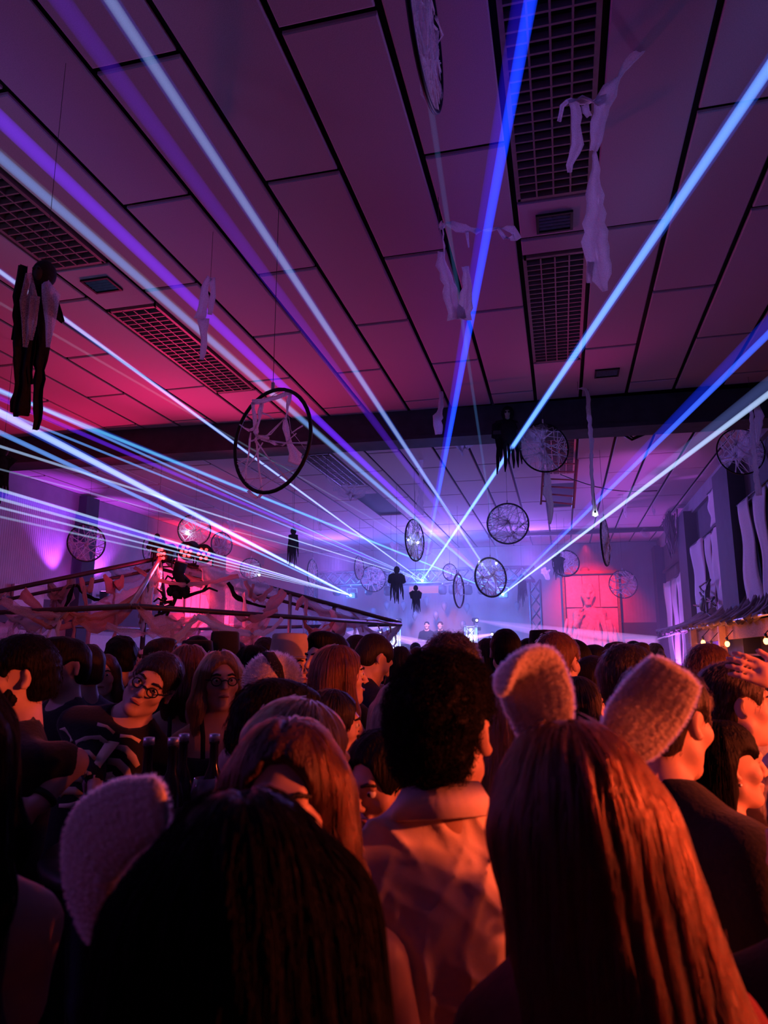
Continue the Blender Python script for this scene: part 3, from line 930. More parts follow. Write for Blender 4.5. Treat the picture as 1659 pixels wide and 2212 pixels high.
# lamps at the crown of the tent
LED = glow('red_led', (1.0, 0.022, 0.03), 7)
for (x, y, dx, lb) in ((352, 1196, -1, 'black lamp with red light pointing left on the tent crown'), (404, 1190, 0, 'black lamp with seven red lenses facing the camera on the tent crown'), (440, 1196, 1, 'small black lamp at the right of the tent crown')):
    p = at_d(x, y, 10.7)
    t = thing('red_lamp', p, lb, 'stage lamp', 'lamps on the crown of the tent frame')
    ax = Vector((dx * .5, -1, -.35)).normalized()
    q = ax.to_track_quat('Z', 'Y').to_matrix()
    V = MB()
    V.lathe((0, 0, 0), [(.07, -.22), (.12, -.18), (.14, 0), (.145, .02), (.12, .02)], 16)
    V.v = [tuple(q @ Vector(v) + p) for v in V.v]
    V.build('housing', M['black'], t)
    for k in range(7):
        a = k * math.pi / 3
        off = Vector((math.cos(a) * .075, math.sin(a) * .075, .03)) if k < 6 else Vector((0, 0, .03))
        MB().ball(p + q @ off, .024, 8, 6).build('lens', LED, t)
    MB().tube([p + Vector((-.16, 0, 0)), p + Vector((-.16, 0, -.2)), p + Vector((.16, 0, -.2)), p + Vector((.16, 0, 0))], .015, 6).build('yoke', M['black'], t)
    MB().tube([p + Vector((0, 0, -.2)), p.lerp(AP, .5) + Vector((0, 0, -.1)), AP], .014, 6).build('arm', M['black'], t)

# hanging root creature under the crown
rc = thing('root_creature', AP + Vector((0, -.15, -.3)), 'black twiggy creature with root limbs hanging under the tent crown', 'ghoul')
dC = 9.9
twig = lambda pts, r0, r1: MB().tube([at_d(*p) for p in pts], [r0 + (r1 - r0) * i / (len(pts) - 1) for i in range(len(pts))], 6)
twig([(392, 1215, dC), (385, 1240, dC), (394, 1258, dC), (388, 1275, dC), (384, 1292, dC)], .10, .07).build('trunk', M['black'], rc)
tb_ = MB()
for i in range(26):
    tb_.ball(at_d(rnd.uniform(366, 408), rnd.uniform(1262, 1288), dC + rnd.uniform(-.1, .1)), rnd.uniform(.03, .07), 6, 4)
tb_.build('mossy_clump', M['blackcloth'], rc)
for pts in ([(380, 1290), (372, 1310), (365, 1318), (360, 1332), (372, 1340), (385, 1343), (378, 1355), (370, 1368)], [(384, 1340), (392, 1352), (398, 1365)], [(372, 1300), (355, 1300), (342, 1292), (332, 1300)],
            [(372, 1306), (352, 1312), (338, 1308), (328, 1318)], [(370, 1312), (350, 1325), (336, 1330), (330, 1342)], [(350, 1300), (345, 1318), (340, 1338)], [(358, 1296), (350, 1280), (340, 1272)],
            [(398, 1290), (420, 1282), (440, 1276), (452, 1270), (470, 1277)], [(440, 1276), (448, 1262)], [(384, 1240), (372, 1250), (362, 1244), (355, 1256)], [(396, 1245), (408, 1255), (404, 1275)], [(352, 1312), (348, 1300), (352, 1290)]):
    twig([(x, y, dC + .05 * math.sin(x)) for x, y in pts], .03, .012).build('root_limb', M['black'], rc)

# cloth hung in the tent frame: every piece its own
tc_ = [
    ('dark red cloth swag under the left slope of the tent frame', 'gauze_red', [([(226, 1240, 9.3), (235, 1262, 9.3), (246, 1276, 9.3), (258, 1262, 9.3), (266, 1242, 9.3)], [6, 22, 30, 22, 5])]),
    ('red cloth loop at the left end of the tent slope', 'gauze_red', [([(176, 1248, 8.6), (180, 1275, 8.6), (190, 1284, 8.6), (202, 1248, 8.6)], [10, 12, 14, 9])]),
    ('bright red cloth piece slung from the left post', 'gauze_red', [([(45, 1282, 8.0), (62, 1290, 8.0), (78, 1310, 8.0), (100, 1322, 8.0)], [26, 24, 18, 6])]),
    ('long reddish gauze swag low on the left side of the tent', 'gauze_red', [([(60, 1330, 7.6), (110, 1358, 7.6), (150, 1352, 7.6), (185, 1338, 7.6)], [8, 14, 14, 8]), ([(70, 1322, 7.6), (130, 1335, 7.6), (190, 1325, 7.6)], [6, 26, 6])]),
    ('thin pale gauze at the far left of the tent eave', 'gauze_thin', [([(0, 1298, 7.4), (20, 1305, 7.4), (60, 1328, 7.4), (130, 1330, 7.4)], [20, 22, 20, 8])]),
    ('twisted gauze rope down the tent post left of centre', 'gauze_red', [([(182, 1265, 8.4), (184, 1300, 8.4), (192, 1330, 8.4), (192, 1370, 8.4), (190, 1402, 8.4)], [9, 9, 12, 9, 7])]),
    ('red gauze stretched across the tent under its lamps', 'gauze_red', [([(290, 1225, 9.3), (330, 1252, 9.3), (400, 1264, 9.3), (460, 1258, 9.3), (515, 1243, 9.3)], [8, 7, 9, 8, 12])]),
    ('broad dusky gauze from the crown pole down to the left eave', 'gauze_thin', [([(190, 1318, 9.0), (240, 1300, 9.0), (300, 1278, 9.0), (350, 1240, 9.0)], [22, 26, 26, 10])]),
    ('wide thin net hanging from the right slope of the tent', 'gauze_thin', [([(440, 1225, 10.4), (470, 1280, 10.4), (520, 1320, 10.4), (600, 1315, 10.4)], [18, 60, 70, 30]), ([(430, 1222, 10.5), (520, 1262, 10.5), (600, 1280, 10.5)], [10, 46, 20])]),
    ('dark red swag of cloth in the right half of the tent', 'gauze_red', [([(500, 1320, 8.4), (525, 1340, 8.4), (560, 1335, 8.4), (600, 1318, 8.4)], [10, 16, 14, 8])]),
    ('folded red cloth hanging at the right tent post', 'gauze_red', [([(614, 1276, 9.6), (596, 1300, 9.6), (572, 1325, 9.6)], [16, 24, 14]), ([(658, 1290, 9.6), (646, 1302, 9.6), (640, 1318, 9.6)], [10, 14, 8]), ([(662, 1295, 9.8), (660, 1345, 9.8)], [8, 7])]),
    ('violet gauze garland along the lower front of the tent', 'gauze', [([(425, 1330, 7.4), (470, 1352, 7.4), (520, 1368, 7.4), (580, 1368, 7.4), (610, 1335, 7.4)], [14, 16, 14, 12, 8]), ([(425, 1330, 7.4), (400, 1362, 7.4), (360, 1400, 7.4), (300, 1410, 7.4)], [12, 16, 14, 8])]),
    ('pale gauze garland low on the left front of the tent', 'gauze_thin', [([(230, 1350, 7.3), (270, 1366, 7.3), (330, 1368, 7.3), (420, 1335, 7.3)], [14, 22, 20, 10])]),
    ('white strip of cloth slanting down behind the right tent posts', 'gauze', [([(712, 1352, 9.0), (670, 1380, 9.0), (645, 1405, 9.0)], [7, 7, 6])]),
    ('shredded gauze along the right corner of the tent', 'gauze_red', [([(725, 1328, 10.6), (745, 1342, 10.6), (770, 1345, 10.6), (800, 1338, 10.6), (862, 1350, 11.3)], [6, 8, 7, 8, 6]), ([(735, 1330, 10.7), (740, 1360, 10.7)], [5, 3]), ([(782, 1340, 10.9), (784, 1366, 10.9)], [5, 3]), ([(815, 1345, 11.1), (820, 1360, 11.1)], [5, 2]), ([(842, 1348, 11.3), (844, 1366, 11.3)], [5, 2])]),
    ('pink cloth bunch on the right slope of the tent', 'gauze_red', [([(530, 1255, 10.2), (545, 1290, 10.2), (560, 1300, 10.2), (575, 1280, 10.2), (590, 1268, 10.2)], [8, 12, 14, 10, 8]), ([(548, 1262, 10.2), (540, 1292, 10.2)], [6, 6])]),
    ('red tattered string hanging left of the tent crown', 'gauze_red', [([(247, 1280, 9.0), (246, 1300, 9.0), (243, 1330, 9.0), (241, 1358, 9.0)], [3, 5, 4, 6])]),
    ('black torn net over the left back of the tent', 'blackcloth', [([(160, 1262, 10.2), (150, 1290, 10.2), (140, 1315, 10.2)], [5, 10, 5]), ([(165, 1264, 10.2), (190, 1290, 10.2), (240, 1305, 10.2)], [5, 9, 4])]),
    ('dark swag hanging from the right slope near the middle post', 'blackcloth', [([(492, 1258, 9.9), (510, 1290, 9.9), (545, 1305, 9.9), (590, 1315, 9.9)], [7, 12, 6, 4])]),
]
_sw = [('front eave', N_, R_, 6), ('left front eave', L_c, N_, 5), ('right slope', AP, R_, 4), ('left slope', AP, L_c, 4), ('front slope', AP, N_, 3), ('back eave', B_, R_, 4)]
_rg = random.Random(21)
_ord = ['first', 'second', 'third', 'fourth', 'fifth', 'sixth']
for nm_, A_, Bq, k_ in _sw:
    for j in range(k_):
        u0 = (j + _rg.uniform(.0, .3)) / k_
        u1 = min(1.0, u0 + _rg.uniform(.8, 1.3) / k_)
        a_, b_ = A_.lerp(Bq, u0), A_.lerp(Bq, u1)
        if _rg.random() < .4:
            b_ = AP.lerp(b_, _rg.uniform(.55, .9))
        sag = _rg.uniform(.10, .32)
        t = thing('draped_gauze', a_, 'torn gauze swag on the %s of the tent, %s %s' % (nm_, _ord[j], 'from the crown' if 'slope' in nm_ else 'from the left' if 'left' not in nm_ else 'from its left end'), 'gauze', 'torn cloth on the tent frame')
        mm = M[_rg.choice(['gauze_red', 'gauze_thin', 'gauze_thin', 'gauze'])]
        for q in range(2):
            pts = [a_.lerp(b_, i / 12) + Vector((_rg.uniform(-.02, .02), _rg.uniform(-.02, .02) + .05 * q, -sag * (1 + .5 * q) * math.sin(math.pi * i / 12))) for i in range(13)]
            w0 = _rg.uniform(.05, .22)
            MB().ribbon(pts, [w0 * (.25 + math.sin(math.pi * i / 12)) for i in range(13)], Vector((0, 0, 1)), .004, .35, 5, .18, _rg).build('strip', mm, t)
        for q in range(_rg.randint(1, 3)):
            c0 = a_.lerp(b_, _rg.uniform(.1, .9)) + Vector((0, 0, -sag * .6))
            MB().ribbon([c0 + Vector((_rg.uniform(-.02, .02), 0, -.07 * i)) for i in range(_rg.randint(4, 8))], .035, RT, .003, .6, 2, .2, _rg).build('tatter', mm, t)
for lb, m_, st in tc_:
    gz('draped_gauze', lb, st, m_, 'gauze', 'torn cloth on the tent frame', jag=.3, wave=.12)

# red and purple uplights, the red-lit wall cloths at the left
def uplight(p, col, w, target, label, ang=50, em=20):
    t = thing('wall_uplight', (p[0], p[1], p[2]), label, 'uplight')
    MB().lathe(p, [(.05, -.12), (.09, -.1), (.10, .06), (.08, .06)], 14).build('housing', M['black'], t)
    MB().lathe((p[0], p[1], p[2] + .055), [(.078, 0), (.07, .012)], 14).build('lens', glow('uplight_lens', col, em), t)
    MB().box((p[0] - .1, p[1], p[2] - .02), (.16, .05, .05)).build('bracket', M['steel'], t)
    lamp('uplight_light', 'SPOT', (p[0], p[1], p[2] + .12), col, w, target, .05, ang, .7, .5)


uplight((XL + .32, 12.28, 2.98), (0.46, 0.06, 1.0), 190, (XL, 11.9, 4.6), 'purple wall uplight left of the dark column', 70)
uplight((XL + .32, 13.45, 2.98), (0.52, 0.07, 1.0), 190, (XL, 13.8, 4.6), 'purple wall uplight right of the dark column', 70)
uplight((XL + 1.3, 17.3, 2.0), (1.0, 0.015, 0.07), 1000, (XL, 17.6, 3.5), 'red wall uplight in the left far corner behind the tent', 100)
uplight((XL + 1.3, 19.8, 2.0), (1.0, 0.015, 0.07), 450, (XL, 20.0, 3.5), 'red wall uplight further along the left wall', 100)
for (y0, y1, z0, z1, lb) in ((17.35, 18.65, 2.0, 4.15, 'red-lit pale cloth panel on the left wall behind the root creature'), (19.45, 20.3, 2.0, 3.9, 'second red-lit pale cloth panel on the left wall')):
    t = thing('wall_cloth', (XL + .08, (y0 + y1) / 2, z0), lb, 'cloth')
    for k in range(5):
        yy = y0 + (y1 - y0) * (k + .5) / 5
        MB().ribbon([(XL + .07 + .02 * (k % 2), yy, z1 - (z1 - z0) * j / 6) for j in range(7)], (y1 - y0) / 4.6, Vector((0, 1, 0)), .008, .03, 5, .03).build('fold', M['sheet'], t)
uplight((XR - .75, 15.0, 1.0), (0.55, 0.12, 1.0), 480, (XR - .15, 15.0, 3.3), 'violet uplight on the floor at the foot of the right wall', 100)  # unseen lamp, added to brighten the sheets on the right wall
uplight((XR - .75, 19.2, .8), (0.55, 0.12, 1.0), 380, (XR - .15, 19.2, 2.6), 'violet uplight on the floor in the far right corner', 90)  # unseen lamp, added for violet light on the far right wall
# pale panels and a bench line low on the left wall
for (y0, y1, z0, z1, lb) in ((9.6, 10.3, 1.2, 2.2, 'pale panel on the left wall behind the left tent post'), (13.4, 17.0, 1.75, 2.12, 'long pale panel low on the left wall behind the tent'), (11.1, 11.9, 2.6, 3.0, 'small pale notice panel on the left wall under the purple light')):
    t = tag(MB().box((XL + .06, (y0 + y1) / 2, (z0 + z1) / 2), (.05, y1 - y0, z1 - z0)).build('wall_panel', M['panelw'], smooth=False), lb, 'panel')

# ------------------------------------------------------------------ stage
st = thing('stage', (-3.4, 21.4, 0), 'raised stage with a booth at the far end of the hall', 'stage')
MB().box((-3.4, 21.4, .5), (6.6, 1.9, 1.0)).build('platform', M['black'], st, smooth=False)
MB().box((-3.4, 20.43, .5), (6.4, .04, .9)).build('front_skirt', M['blackcloth'], st, smooth=False)
bo = thing('performer_booth', (-3.65, 20.95, 1.0), 'dark booth in front of the two performers on stage', 'booth')
MB().box((-3.65, 20.95, 1.5), (2.2, .5, 1.0)).build('counter', M['black'], bo, smooth=False)
for k in range(2):
    MB().box((-4.0 + .75 * k, 20.95, 2.04), (.55, .4, .08)).build('deck', M['black'], bo, smooth=False)
    MB().lathe((-4.0 + .75 * k, 20.95, 2.08), [(.15, 0), (.15, .02), (.02, .02)], 18).build('jog_wheel', M['steel'], bo)
screen = tag(MB().box((-4.1, 21.9, 3.68), (1.0, .05, .22)).build('glowing_banner', glow('warm_banner', (0.9, 0.28, 0.30), .55), smooth=False), 'small reddish lit banner under the stage truss', 'banner')


def truss(name, a, b, s, label, m, parent=None, n=10):
    t = thing(name, a, label, 'truss')
    d = (b - a)
    u = d.orthogonal().normalized() if abs(d.normalized().z) > .9 else Vector((0, 0, 1))
    if abs(d.normalized().z) > .9:
        u = Vector((1, 0, 0))
    w = d.normalized().cross(u).normalized()
    cs = [u * s / 2 * i + w * s / 2 * j for i, j in ((1, 1), (1, -1), (-1, -1), (-1, 1))]
    for c in cs:
        MB().tube([a + c, b + c], .03, 8).build('chord', m, t)
    for k in range(4):
        c0, c1 = cs[k], cs[(k + 1) % 4]
        z = MB()
        for i in range(n):
            p, q = a.lerp(b, i / n), a.lerp(b, (i + 1) / n)
            z.tube([p + c0, q + c1], .018, 6)
            z.tube([p + c1, q + c0], .018, 6)
        z.build('bracing', m, t)
    return t


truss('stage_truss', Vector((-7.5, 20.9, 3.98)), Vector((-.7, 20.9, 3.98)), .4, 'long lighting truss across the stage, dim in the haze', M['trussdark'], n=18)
for x, lb in ((-7.5, 'left'), (-.7, 'right')):
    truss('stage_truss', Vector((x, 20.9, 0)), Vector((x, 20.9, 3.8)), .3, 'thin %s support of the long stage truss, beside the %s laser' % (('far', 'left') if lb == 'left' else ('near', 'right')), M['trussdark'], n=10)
for (x, top, lb) in ((-4.72, 2.47, 'bright white-lit truss tower left of the performers'), (-2.50, 2.47, 'bright white-lit truss tower right of the performers'), (-1.85, 2.05, 'short white-lit truss tower right of the tall ones')):
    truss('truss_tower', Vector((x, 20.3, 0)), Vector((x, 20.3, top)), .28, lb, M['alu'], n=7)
    tp = [o for o in bpy.data.objects if o.parent is None and o.get('label') == lb][0]
    MB().box((x, 20.3, top + .02), (.36, .36, .04)).build('top_plate', M['alu'], tp, smooth=False)
    tl = MB().tube([(x, 20.3, .1), (x, 20.3, top - .05)], .035, 8).build('light_tube', glow('white_tube', (0.75, 1.0, 0.92), 9), tp)
    lamp('tower_light', 'POINT', (x, 20.22, top - .25), (0.75, 1.0, 0.92), 14, size=.06)
for x, z, pl in ((-5.6, 3.65, 'third'), (-5.0, 3.62, 'fourth'), (-3.35, 3.62, 'fifth'), (-3.05, 3.62, 'sixth'), (-2.6, 3.6, 'seventh'), (-2.2, 3.6, 'eighth and last'), (-6.6, 3.65, 'second')):
    t = thing('stage_lamp', (x, 20.7, z), 'dark lamp on the long stage truss, %s along it from the left' % pl.replace('second', 'first').replace('third', 'second').replace('fourth', 'third').replace('fifth', 'fourth').replace('sixth', 'fifth').replace('seventh', 'sixth').replace('eighth', 'seventh'), 'stage lamp', 'dark lamps along the stage truss')
    MB().lathe((x, 20.7, z), [(.08, -.2), (.13, -.14), (.12, .05), (.05, .08)], 12).build('housing', M['black'], t)
    MB().tube([(x, 20.7, z + .05), (x, 20.7, z + .2)], .02, 6).build('clamp', M['steel'], t)

PINK = (0.62, 0.28, 1.0)
HEADG = glow('moving_head_lens', (1.0, 0.75, 1.0), 30)
for (x, y, tx, ty, Yt, rad, s, lb) in ((1030, 1340, 1420, 1402, 17.5, .34, .85, 'moving-head lamp right of the performers throwing a wide violet beam right'), (857, 1341, 700, 1392, 17.5, .20, .7, 'moving-head lamp at the tent corner throwing a violet beam left'),
                                   (822, 1367, 990, 1412, 18.0, .22, .9, 'moving-head lamp left of the left truss tower'), (1063, 1370, 980, 1384, 18.5, .10, .9, 'moving-head lamp right of the right truss tower')):
    p = at_y(x, y, 20.75)
    q = at_y(tx, ty, Yt)
    t = thing('moving_head', p, lb, 'stage lamp')
    ax = (q - p).normalized()
    MB().tube([p + Vector((0, .1, 0)) - ax * .16, p + Vector((0, .1, 0)) + ax * .0], [.06, .075], 12).build('head', M['black'], t)
    MB().ball(p, .032, 10, 6).build('lens', HEADG, t)
    MB().box(p + Vector((0, .1, -.24)), (.18, .16, .09)).build('base', M['black'], t, smooth=False)
    MB().box(p + Vector((-.09, .1, -.1)), (.03, .08, .22)).build('yoke_arm', M['black'], t, smooth=False)
    MB().tube([p + Vector((0, .1, -.36)), Vector((p.x, p.y + .1, 1.0))], .03, 8).build('stand', M['black'], t)
    for j, (o2, w) in enumerate(((0.35, .42), (-.4, .5))):
        e = q + Vector((0, 0, o2 * rad * 1.3))
        tag(MB().tube([p, p.lerp(e, .25), e], [.03, .03 + rad * w * .25, rad * w], 16).build('light_shaft', glow_volume('violet_light', PINK, s * 1.8 / max(.25, rad * 2))), ('upper' if j == 0 else 'lower') + ' violet light beam of the ' + lb.split(' throwing')[0], 'light beam', None, 'thing')
    lamp('moving_head_light', 'SPOT', p, PINK, 60, q, .05, 22, .5)
lamp('performer_light', 'SPOT', (-3.5, 19.9, 3.5), (1.0, 0.20, 0.16), 240, (-3.6, 21.6, 2.4), .1, 60, .7)
for i, (x, y) in enumerate(((836, 1308), (871, 1308), (922, 1297), (960, 1309), (1008, 1312), (942, 1330), (806, 1322), (1000, 1350), (1118, 1308), (896, 1330))):
    p = at_y(x, y, 21.9)
    t = thing('balloon', p, 'pale balloon in the stage haze, ' + ('under the bat-winged ghoul', 'right of the bat-winged ghoul', 'highest in the middle', 'left of the bare narrow hoop', 'under the bare narrow hoop', 'just above the right performer', 'furthest left', 'beside the right truss tower', 'furthest right', 'just above the left performer')[i], 'balloon', 'balloons on the stage back')
    MB().lathe(p, [(.004, -.17), (.035, -.13), (.085, -.03), (.095, .04), (.07, .11), (.02, .135)], 14).build('skin', M['balloon'], t)
    MB().tube([p + Vector((0, 0, -.17)), p + Vector((.01, 0, -.21))], .008, 6).build('knot', M['balloon'], t)
    MB().tube([p + Vector((0, .02, .13)), Vector((p.x, YB - .02, min(p.z + 1.3, 5)))], .003, 4).build('string', M['steel'], t)

# ------------------------------------------------------------------ red ladder, cables under the beam
la, lb2 = at_d(1243, 925, 12.5), at_d(1238, 1098, 12.5)
lc_, ld = at_d(1172, 935, 12.5), at_d(1168, 1090, 12.5)
t = thing('hanging_ladder', lb2, 'ladder hanging from the ceiling, its right rail lit red', 'ladder')
la.z = lc_.z = min(la.z, ZC)
redp = mat('ladder_paint', (0.55, 0.16, 0.16), 0.4, noise=0.1)
MB().tube([la, lb2], .028, 8).build('rail', redp, t)
MB().tube([lc_, ld], .02, 8).build('rail', redp, t)
for k in range(6):
    u = (k + .5) / 6
    MB().tube([la.lerp(lb2, u), lc_.lerp(ld, u)], .015, 6).build('rung', redp, t)
lamp('ladder_red', 'SPOT', (0.6, 17.5, 1.9), (1.0, 0.05, 0.05), 120, la, .1, 18, .5)
for (pts, lb) in (([(1335, 915), (1345, 938), (1365, 950), (1392, 938), (1405, 915)], 'loop of black cable hanging under the beam'), ([(1384, 918), (1388, 930), (1400, 925), (1412, 928), (1425, 905)], 'smaller tangle of black cable under the beam')):
    c = thing('hanging_cable', at_d(pts[0][0], pts[0][1], 10.4), lb, 'cable')
    MB().tube([at_d(x, y, 10.4) for x, y in pts], .02, 6).build('cable', M['black'], c)
    MB().tube([at_d(x + 3, y - 4, 10.45) for x, y in pts], .014, 6).build('twig', M['black'], c)
for a, b, lb in (((1240, 945), (1440, 950), 'upper thin black wire strung under the far ceiling'), ((1210, 1025), (1420, 1060), 'lower thin black wire strung under the far ceiling')):
    pa, pb = at_d(*a, 12), at_d(*b, 12)
    tag(MB().tube([pa.lerp(pb, i / 8) - Vector((0, 0, .12 * math.sin(math.pi * i / 8))) for i in range(9)], .008, 5).build('strung_wire', M['black']), lb, 'wire')

# ------------------------------------------------------------------ red monster relief on the back wall
mr_ = thing('monster_panel', (.82, YB - .05, 2.0), 'red-lit wall panel with a ragged ghoul bust in relief', 'wall decoration')
for i in range(3):
    for j in range(2):
        MB().box((.17 + .5 * (i + .5) - .02, YB - .06, 2.1 + .98 * (j + .5)), (.47, .07, .94)).build('board', M['relief'], mr_, smooth=False)
for x in (.10, 1.68):
    MB().box((x, YB - .08, 3.05), (.07, .12, 2.1)).build('frame_side', M['wood'], mr_, smooth=False)
MB().box((.9, YB - .12, 4.14), (1.9, .14, .09)).build('top_rail', M['wood'], mr_, smooth=False)
MB().ball((.75, YB - .1, 4.22), (.14, .1, .1), 10, 6).build('finial', M['wood'], mr_)
lamp('monster_red_light', 'SPOT', (.75, 20.7, 4.75), (1.0, 0.012, 0.04), 1000, (.85, YB, 2.95), .06, 78, 1.0, .4)

# ------------------------------------------------------------------ sheets, net and spider on the right wall
def sheet(ya, yb, z1, z0, label, cuts, x=XR - .17):
    """A hanging sheet torn into strips: cuts gives, for each tear, (share across, top share, bottom share, width)."""
    t = thing('torn_sheet', (x, (ya + yb) / 2, z0), label, 'sheet', 'torn white sheets on the right wall')
    n = 14
    eds = [[(0.0, 0.0)] * (n + 1)]
    for (u, a_, b_, w_, lean) in cuts:
        row = []
        for j in range(n + 1):
            v = j / n
            k = max(0.0, math.sin(math.pi * min(1, max(0, (v - a_) / (b_ - a_)))))
            row.append((u + lean * v - w_ * k, u + lean * v + w_ * k * .5))
        eds.append(row)
    eds.append([(1.0, 1.0)] * (n + 1))
    for q in range(len(eds) - 1):
        P, Wd = [], []
        for j in range(n + 1):
            l_, r_ = eds[q][j][1], eds[q + 1][j][0]
            yc = ya + (yb - ya) * (l_ + r_) / 2
            P.append((x + .015 * math.sin(j * .8 + q * 2) + .01 * (q % 2), yc, z1 - (z1 - z0) * j / n))
            Wd.append(max(.02, (r_ - l_) * (yb - ya) * .985))
        MB().ribbon(P, Wd, Vector((0, 1, 0)), .006, .015, 6, .012).build('strip', M['sheet'], t)
    MB().tube([(x, ya - .05, z1 + .01), (x, yb + .05, z1 + .01)], .015, 6).build('hanging_rail', M['column'], t)
    return t


sheet(13.42, 16.35, 3.98, 2.35, 'torn white sheet with a long slit between the two black columns, behind the spider', [(.30, .0, .5, .02, -.05), (.52, .05, .75, .05, -.06)])
sheet(9.55, 12.0, 4.02, 2.3, 'torn white sheet strips at the right edge above the bar roof', [(.35, -.1, 1.1, .09, .06), (.70, .0, .95, .06, -.10)])
sheet(17.6, 20.8, 3.6, 1.2, 'narrow pink-lit sheet strips beyond the far black column', [(.35, -.1, .8, .06, 0), (.65, .1, .6, .08, .05)])
sheet(13.5, 14.5, 4.75, 4.1, 'short upper sheet strip high between the black columns', [], XR - .1)
np_ = at_x(1455, 1180, XR - .35) + Vector((0, .3, 0))
t = thing('rope_net', np_, 'bundle of dark rope net hanging from the ceiling in the far right corner', 'net')
nb = MB()
for i in range(34):
    a = rnd.uniform(-1, 1)
    dp = rnd.uniform(.55, 1.0)
    yb_ = np_.y + a * .7
    nb.tube([(np_.x + .1 * math.sin(i), yb_ - .15, ZC - .1), (np_.x + .1 * math.cos(i), yb_ * .5 + np_.y * .5 - .1, ZC - .1 - dp * .6), (np_.x, np_.y + a * .3, ZC - .1 - dp), (np_.x, np_.y + a * .5, ZC - .1 - dp * .6), (np_.x - .05, yb_ + .2, ZC - .1)], .012, 4)
nb.build('netting', mat('dark_rope', (0.16, 0.11, 0.14), 0.9), t)
# spider climbing the sheet
sp = at_x(1525, 1305, XR - .30)
t = thing('spider', sp, 'large black toy spider climbing the torn sheet on the right wall', 'spider')
pd = sp.length
sx = lambda x, y: at_x(x, y, XR - .30)
MB().ball(sx(1519, 1306), (.07, .20, .11), 12, 8, Matrix.Rotation(R(-25), 3, 'X')).build('abdomen', M['black'], t)
MB().ball(sx(1527, 1288), (.05, .08, .14), 10, 8).build('body', M['black'], t)
for pts in ([(1527, 1284), (1515, 1275), (1512, 1267), (1524, 1258), (1532, 1252)], [(1526, 1286), (1528, 1265), (1534, 1252)], [(1528, 1298), (1535, 1300), (1546, 1308), (1541, 1302)], [(1524, 1300), (1521, 1318), (1524, 1328), (1534, 1338)],
            [(1527, 1302), (1528, 1325), (1538, 1332), (1546, 1336)], [(1517, 1306), (1508, 1309), (1499, 1307)], [(1529, 1292), (1537, 1298), (1543, 1290)], [(1524, 1290), (1516, 1288), (1512, 1280)]):
    MB().tube([sx(*p) for p in pts], [.028, .022, .02, .016, .01][:len(pts)], 6).build('leg', M['black'], t)

# ------------------------------------------------------------------ the bar along the right wall
bar = thing('bar_hut', (2.45, 8.5, 0), 'wooden bar hut with a brushwood roof along the right wall', 'bar')
E1, E2 = at_d(1490, 1376, 13.2), at_d(1659, 1354, 9.6)
dirb = (E2 - E1).normalized()
E3 = Vector((2.62, -.9, E2.z + .06))
MB().ribbon([E1, E2], .24, Vector((0, 0, 1)), .06, 0, 1).ribbon([E2, E3], .24, Vector((0, 0, 1)), .06, 0, 1).build('fascia_board', M['wood'], bar, smooth=False)
E0 = at_d(1438, 1381, 15.0)
rf = MB()
for i in range(170):
    u = i / 169
    a = (E0.lerp(E1, u * 3) if u < .333 else E1.lerp(E2, (u - .333) * 3)) if u < .667 else E2.lerp(E3, (u - .667) * 3)
    out = Vector((-.14 * rnd.random() - .05, rnd.uniform(-.15, .15), rnd.uniform(.03, .12) + .05))
    top = Vector((XR - .1, a.y + rnd.uniform(-.3, .3), a.z + .50 + rnd.uniform(-.05, .05)))
    rf.tube([a + out, a.lerp(top, .5) + Vector((0, 0, rnd.uniform(-.03, .06))), top], [.035, .06, .05], 5)
rf.build('brushwood_roof', M['thatch'], bar)['kind'] = 'stuff'
MB().tube([E0 + Vector((-.15, 0, .0)), E1 + Vector((-.1, 0, .12)), E2 + Vector((-.1, 0, .15)), E3 + Vector((-.1, 0, .15))], .022, 6).build('eave_rope', M['alu'], bar)
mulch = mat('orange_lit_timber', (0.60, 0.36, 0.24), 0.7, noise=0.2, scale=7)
for (x, d) in ((1500, 12.7), (1562, 11.2)):
    q = at_d(x, 1400, d)
    MB().box((q.x, q.y, 1.08), (.10, .12, 2.16)).build('post', mulch, bar, smooth=False)
for y in (6.5, 3.4):
    MB().box((2.5, y, 1.08), (.11, .12, 2.16)).build('post', mulch, bar, smooth=False)
MB().box((2.50, 6.6, .55), (.10, 13.5, 1.1)).build('counter_front', M['wood'], bar, smooth=False)
MB().box((2.48, 6.6, 1.12), (.34, 13.7, .05)).build('counter_top', M['wood'], bar, smooth=False)
for z in (1.38, 1.72):
    MB().box((2.84, 9.2, z), (.18, 7.5, .03)).build('shelf', M['shelf'], bar, smooth=False)
FIL = glow('warm_filament', (1.0, 0.30, 0.08), 9)
GLASS = mat('bulb_glass', (1.0, 0.55, 0.25), 0.2)
bulbs = [(1519, 1388, 11.8), (1537, 1397, 11.2), (1571, 1391, 10.8), (1655, 1385, 9.4)]
bpts = [at_d(*b) for b in bulbs] + [Vector((2.25, y, 2.06)) for y in (6.4, 4.6, 3.1, 2.1, 1.36)]  # bulbs past the frame edge are unseen, added to light the foreground
nm = ['left of two warm bulbs close together under the bar roof', 'right of two warm bulbs close together, above the cropped head', 'warm bulb beside the orange post under the bar roof', 'warm bulb cut by the right edge of the picture']
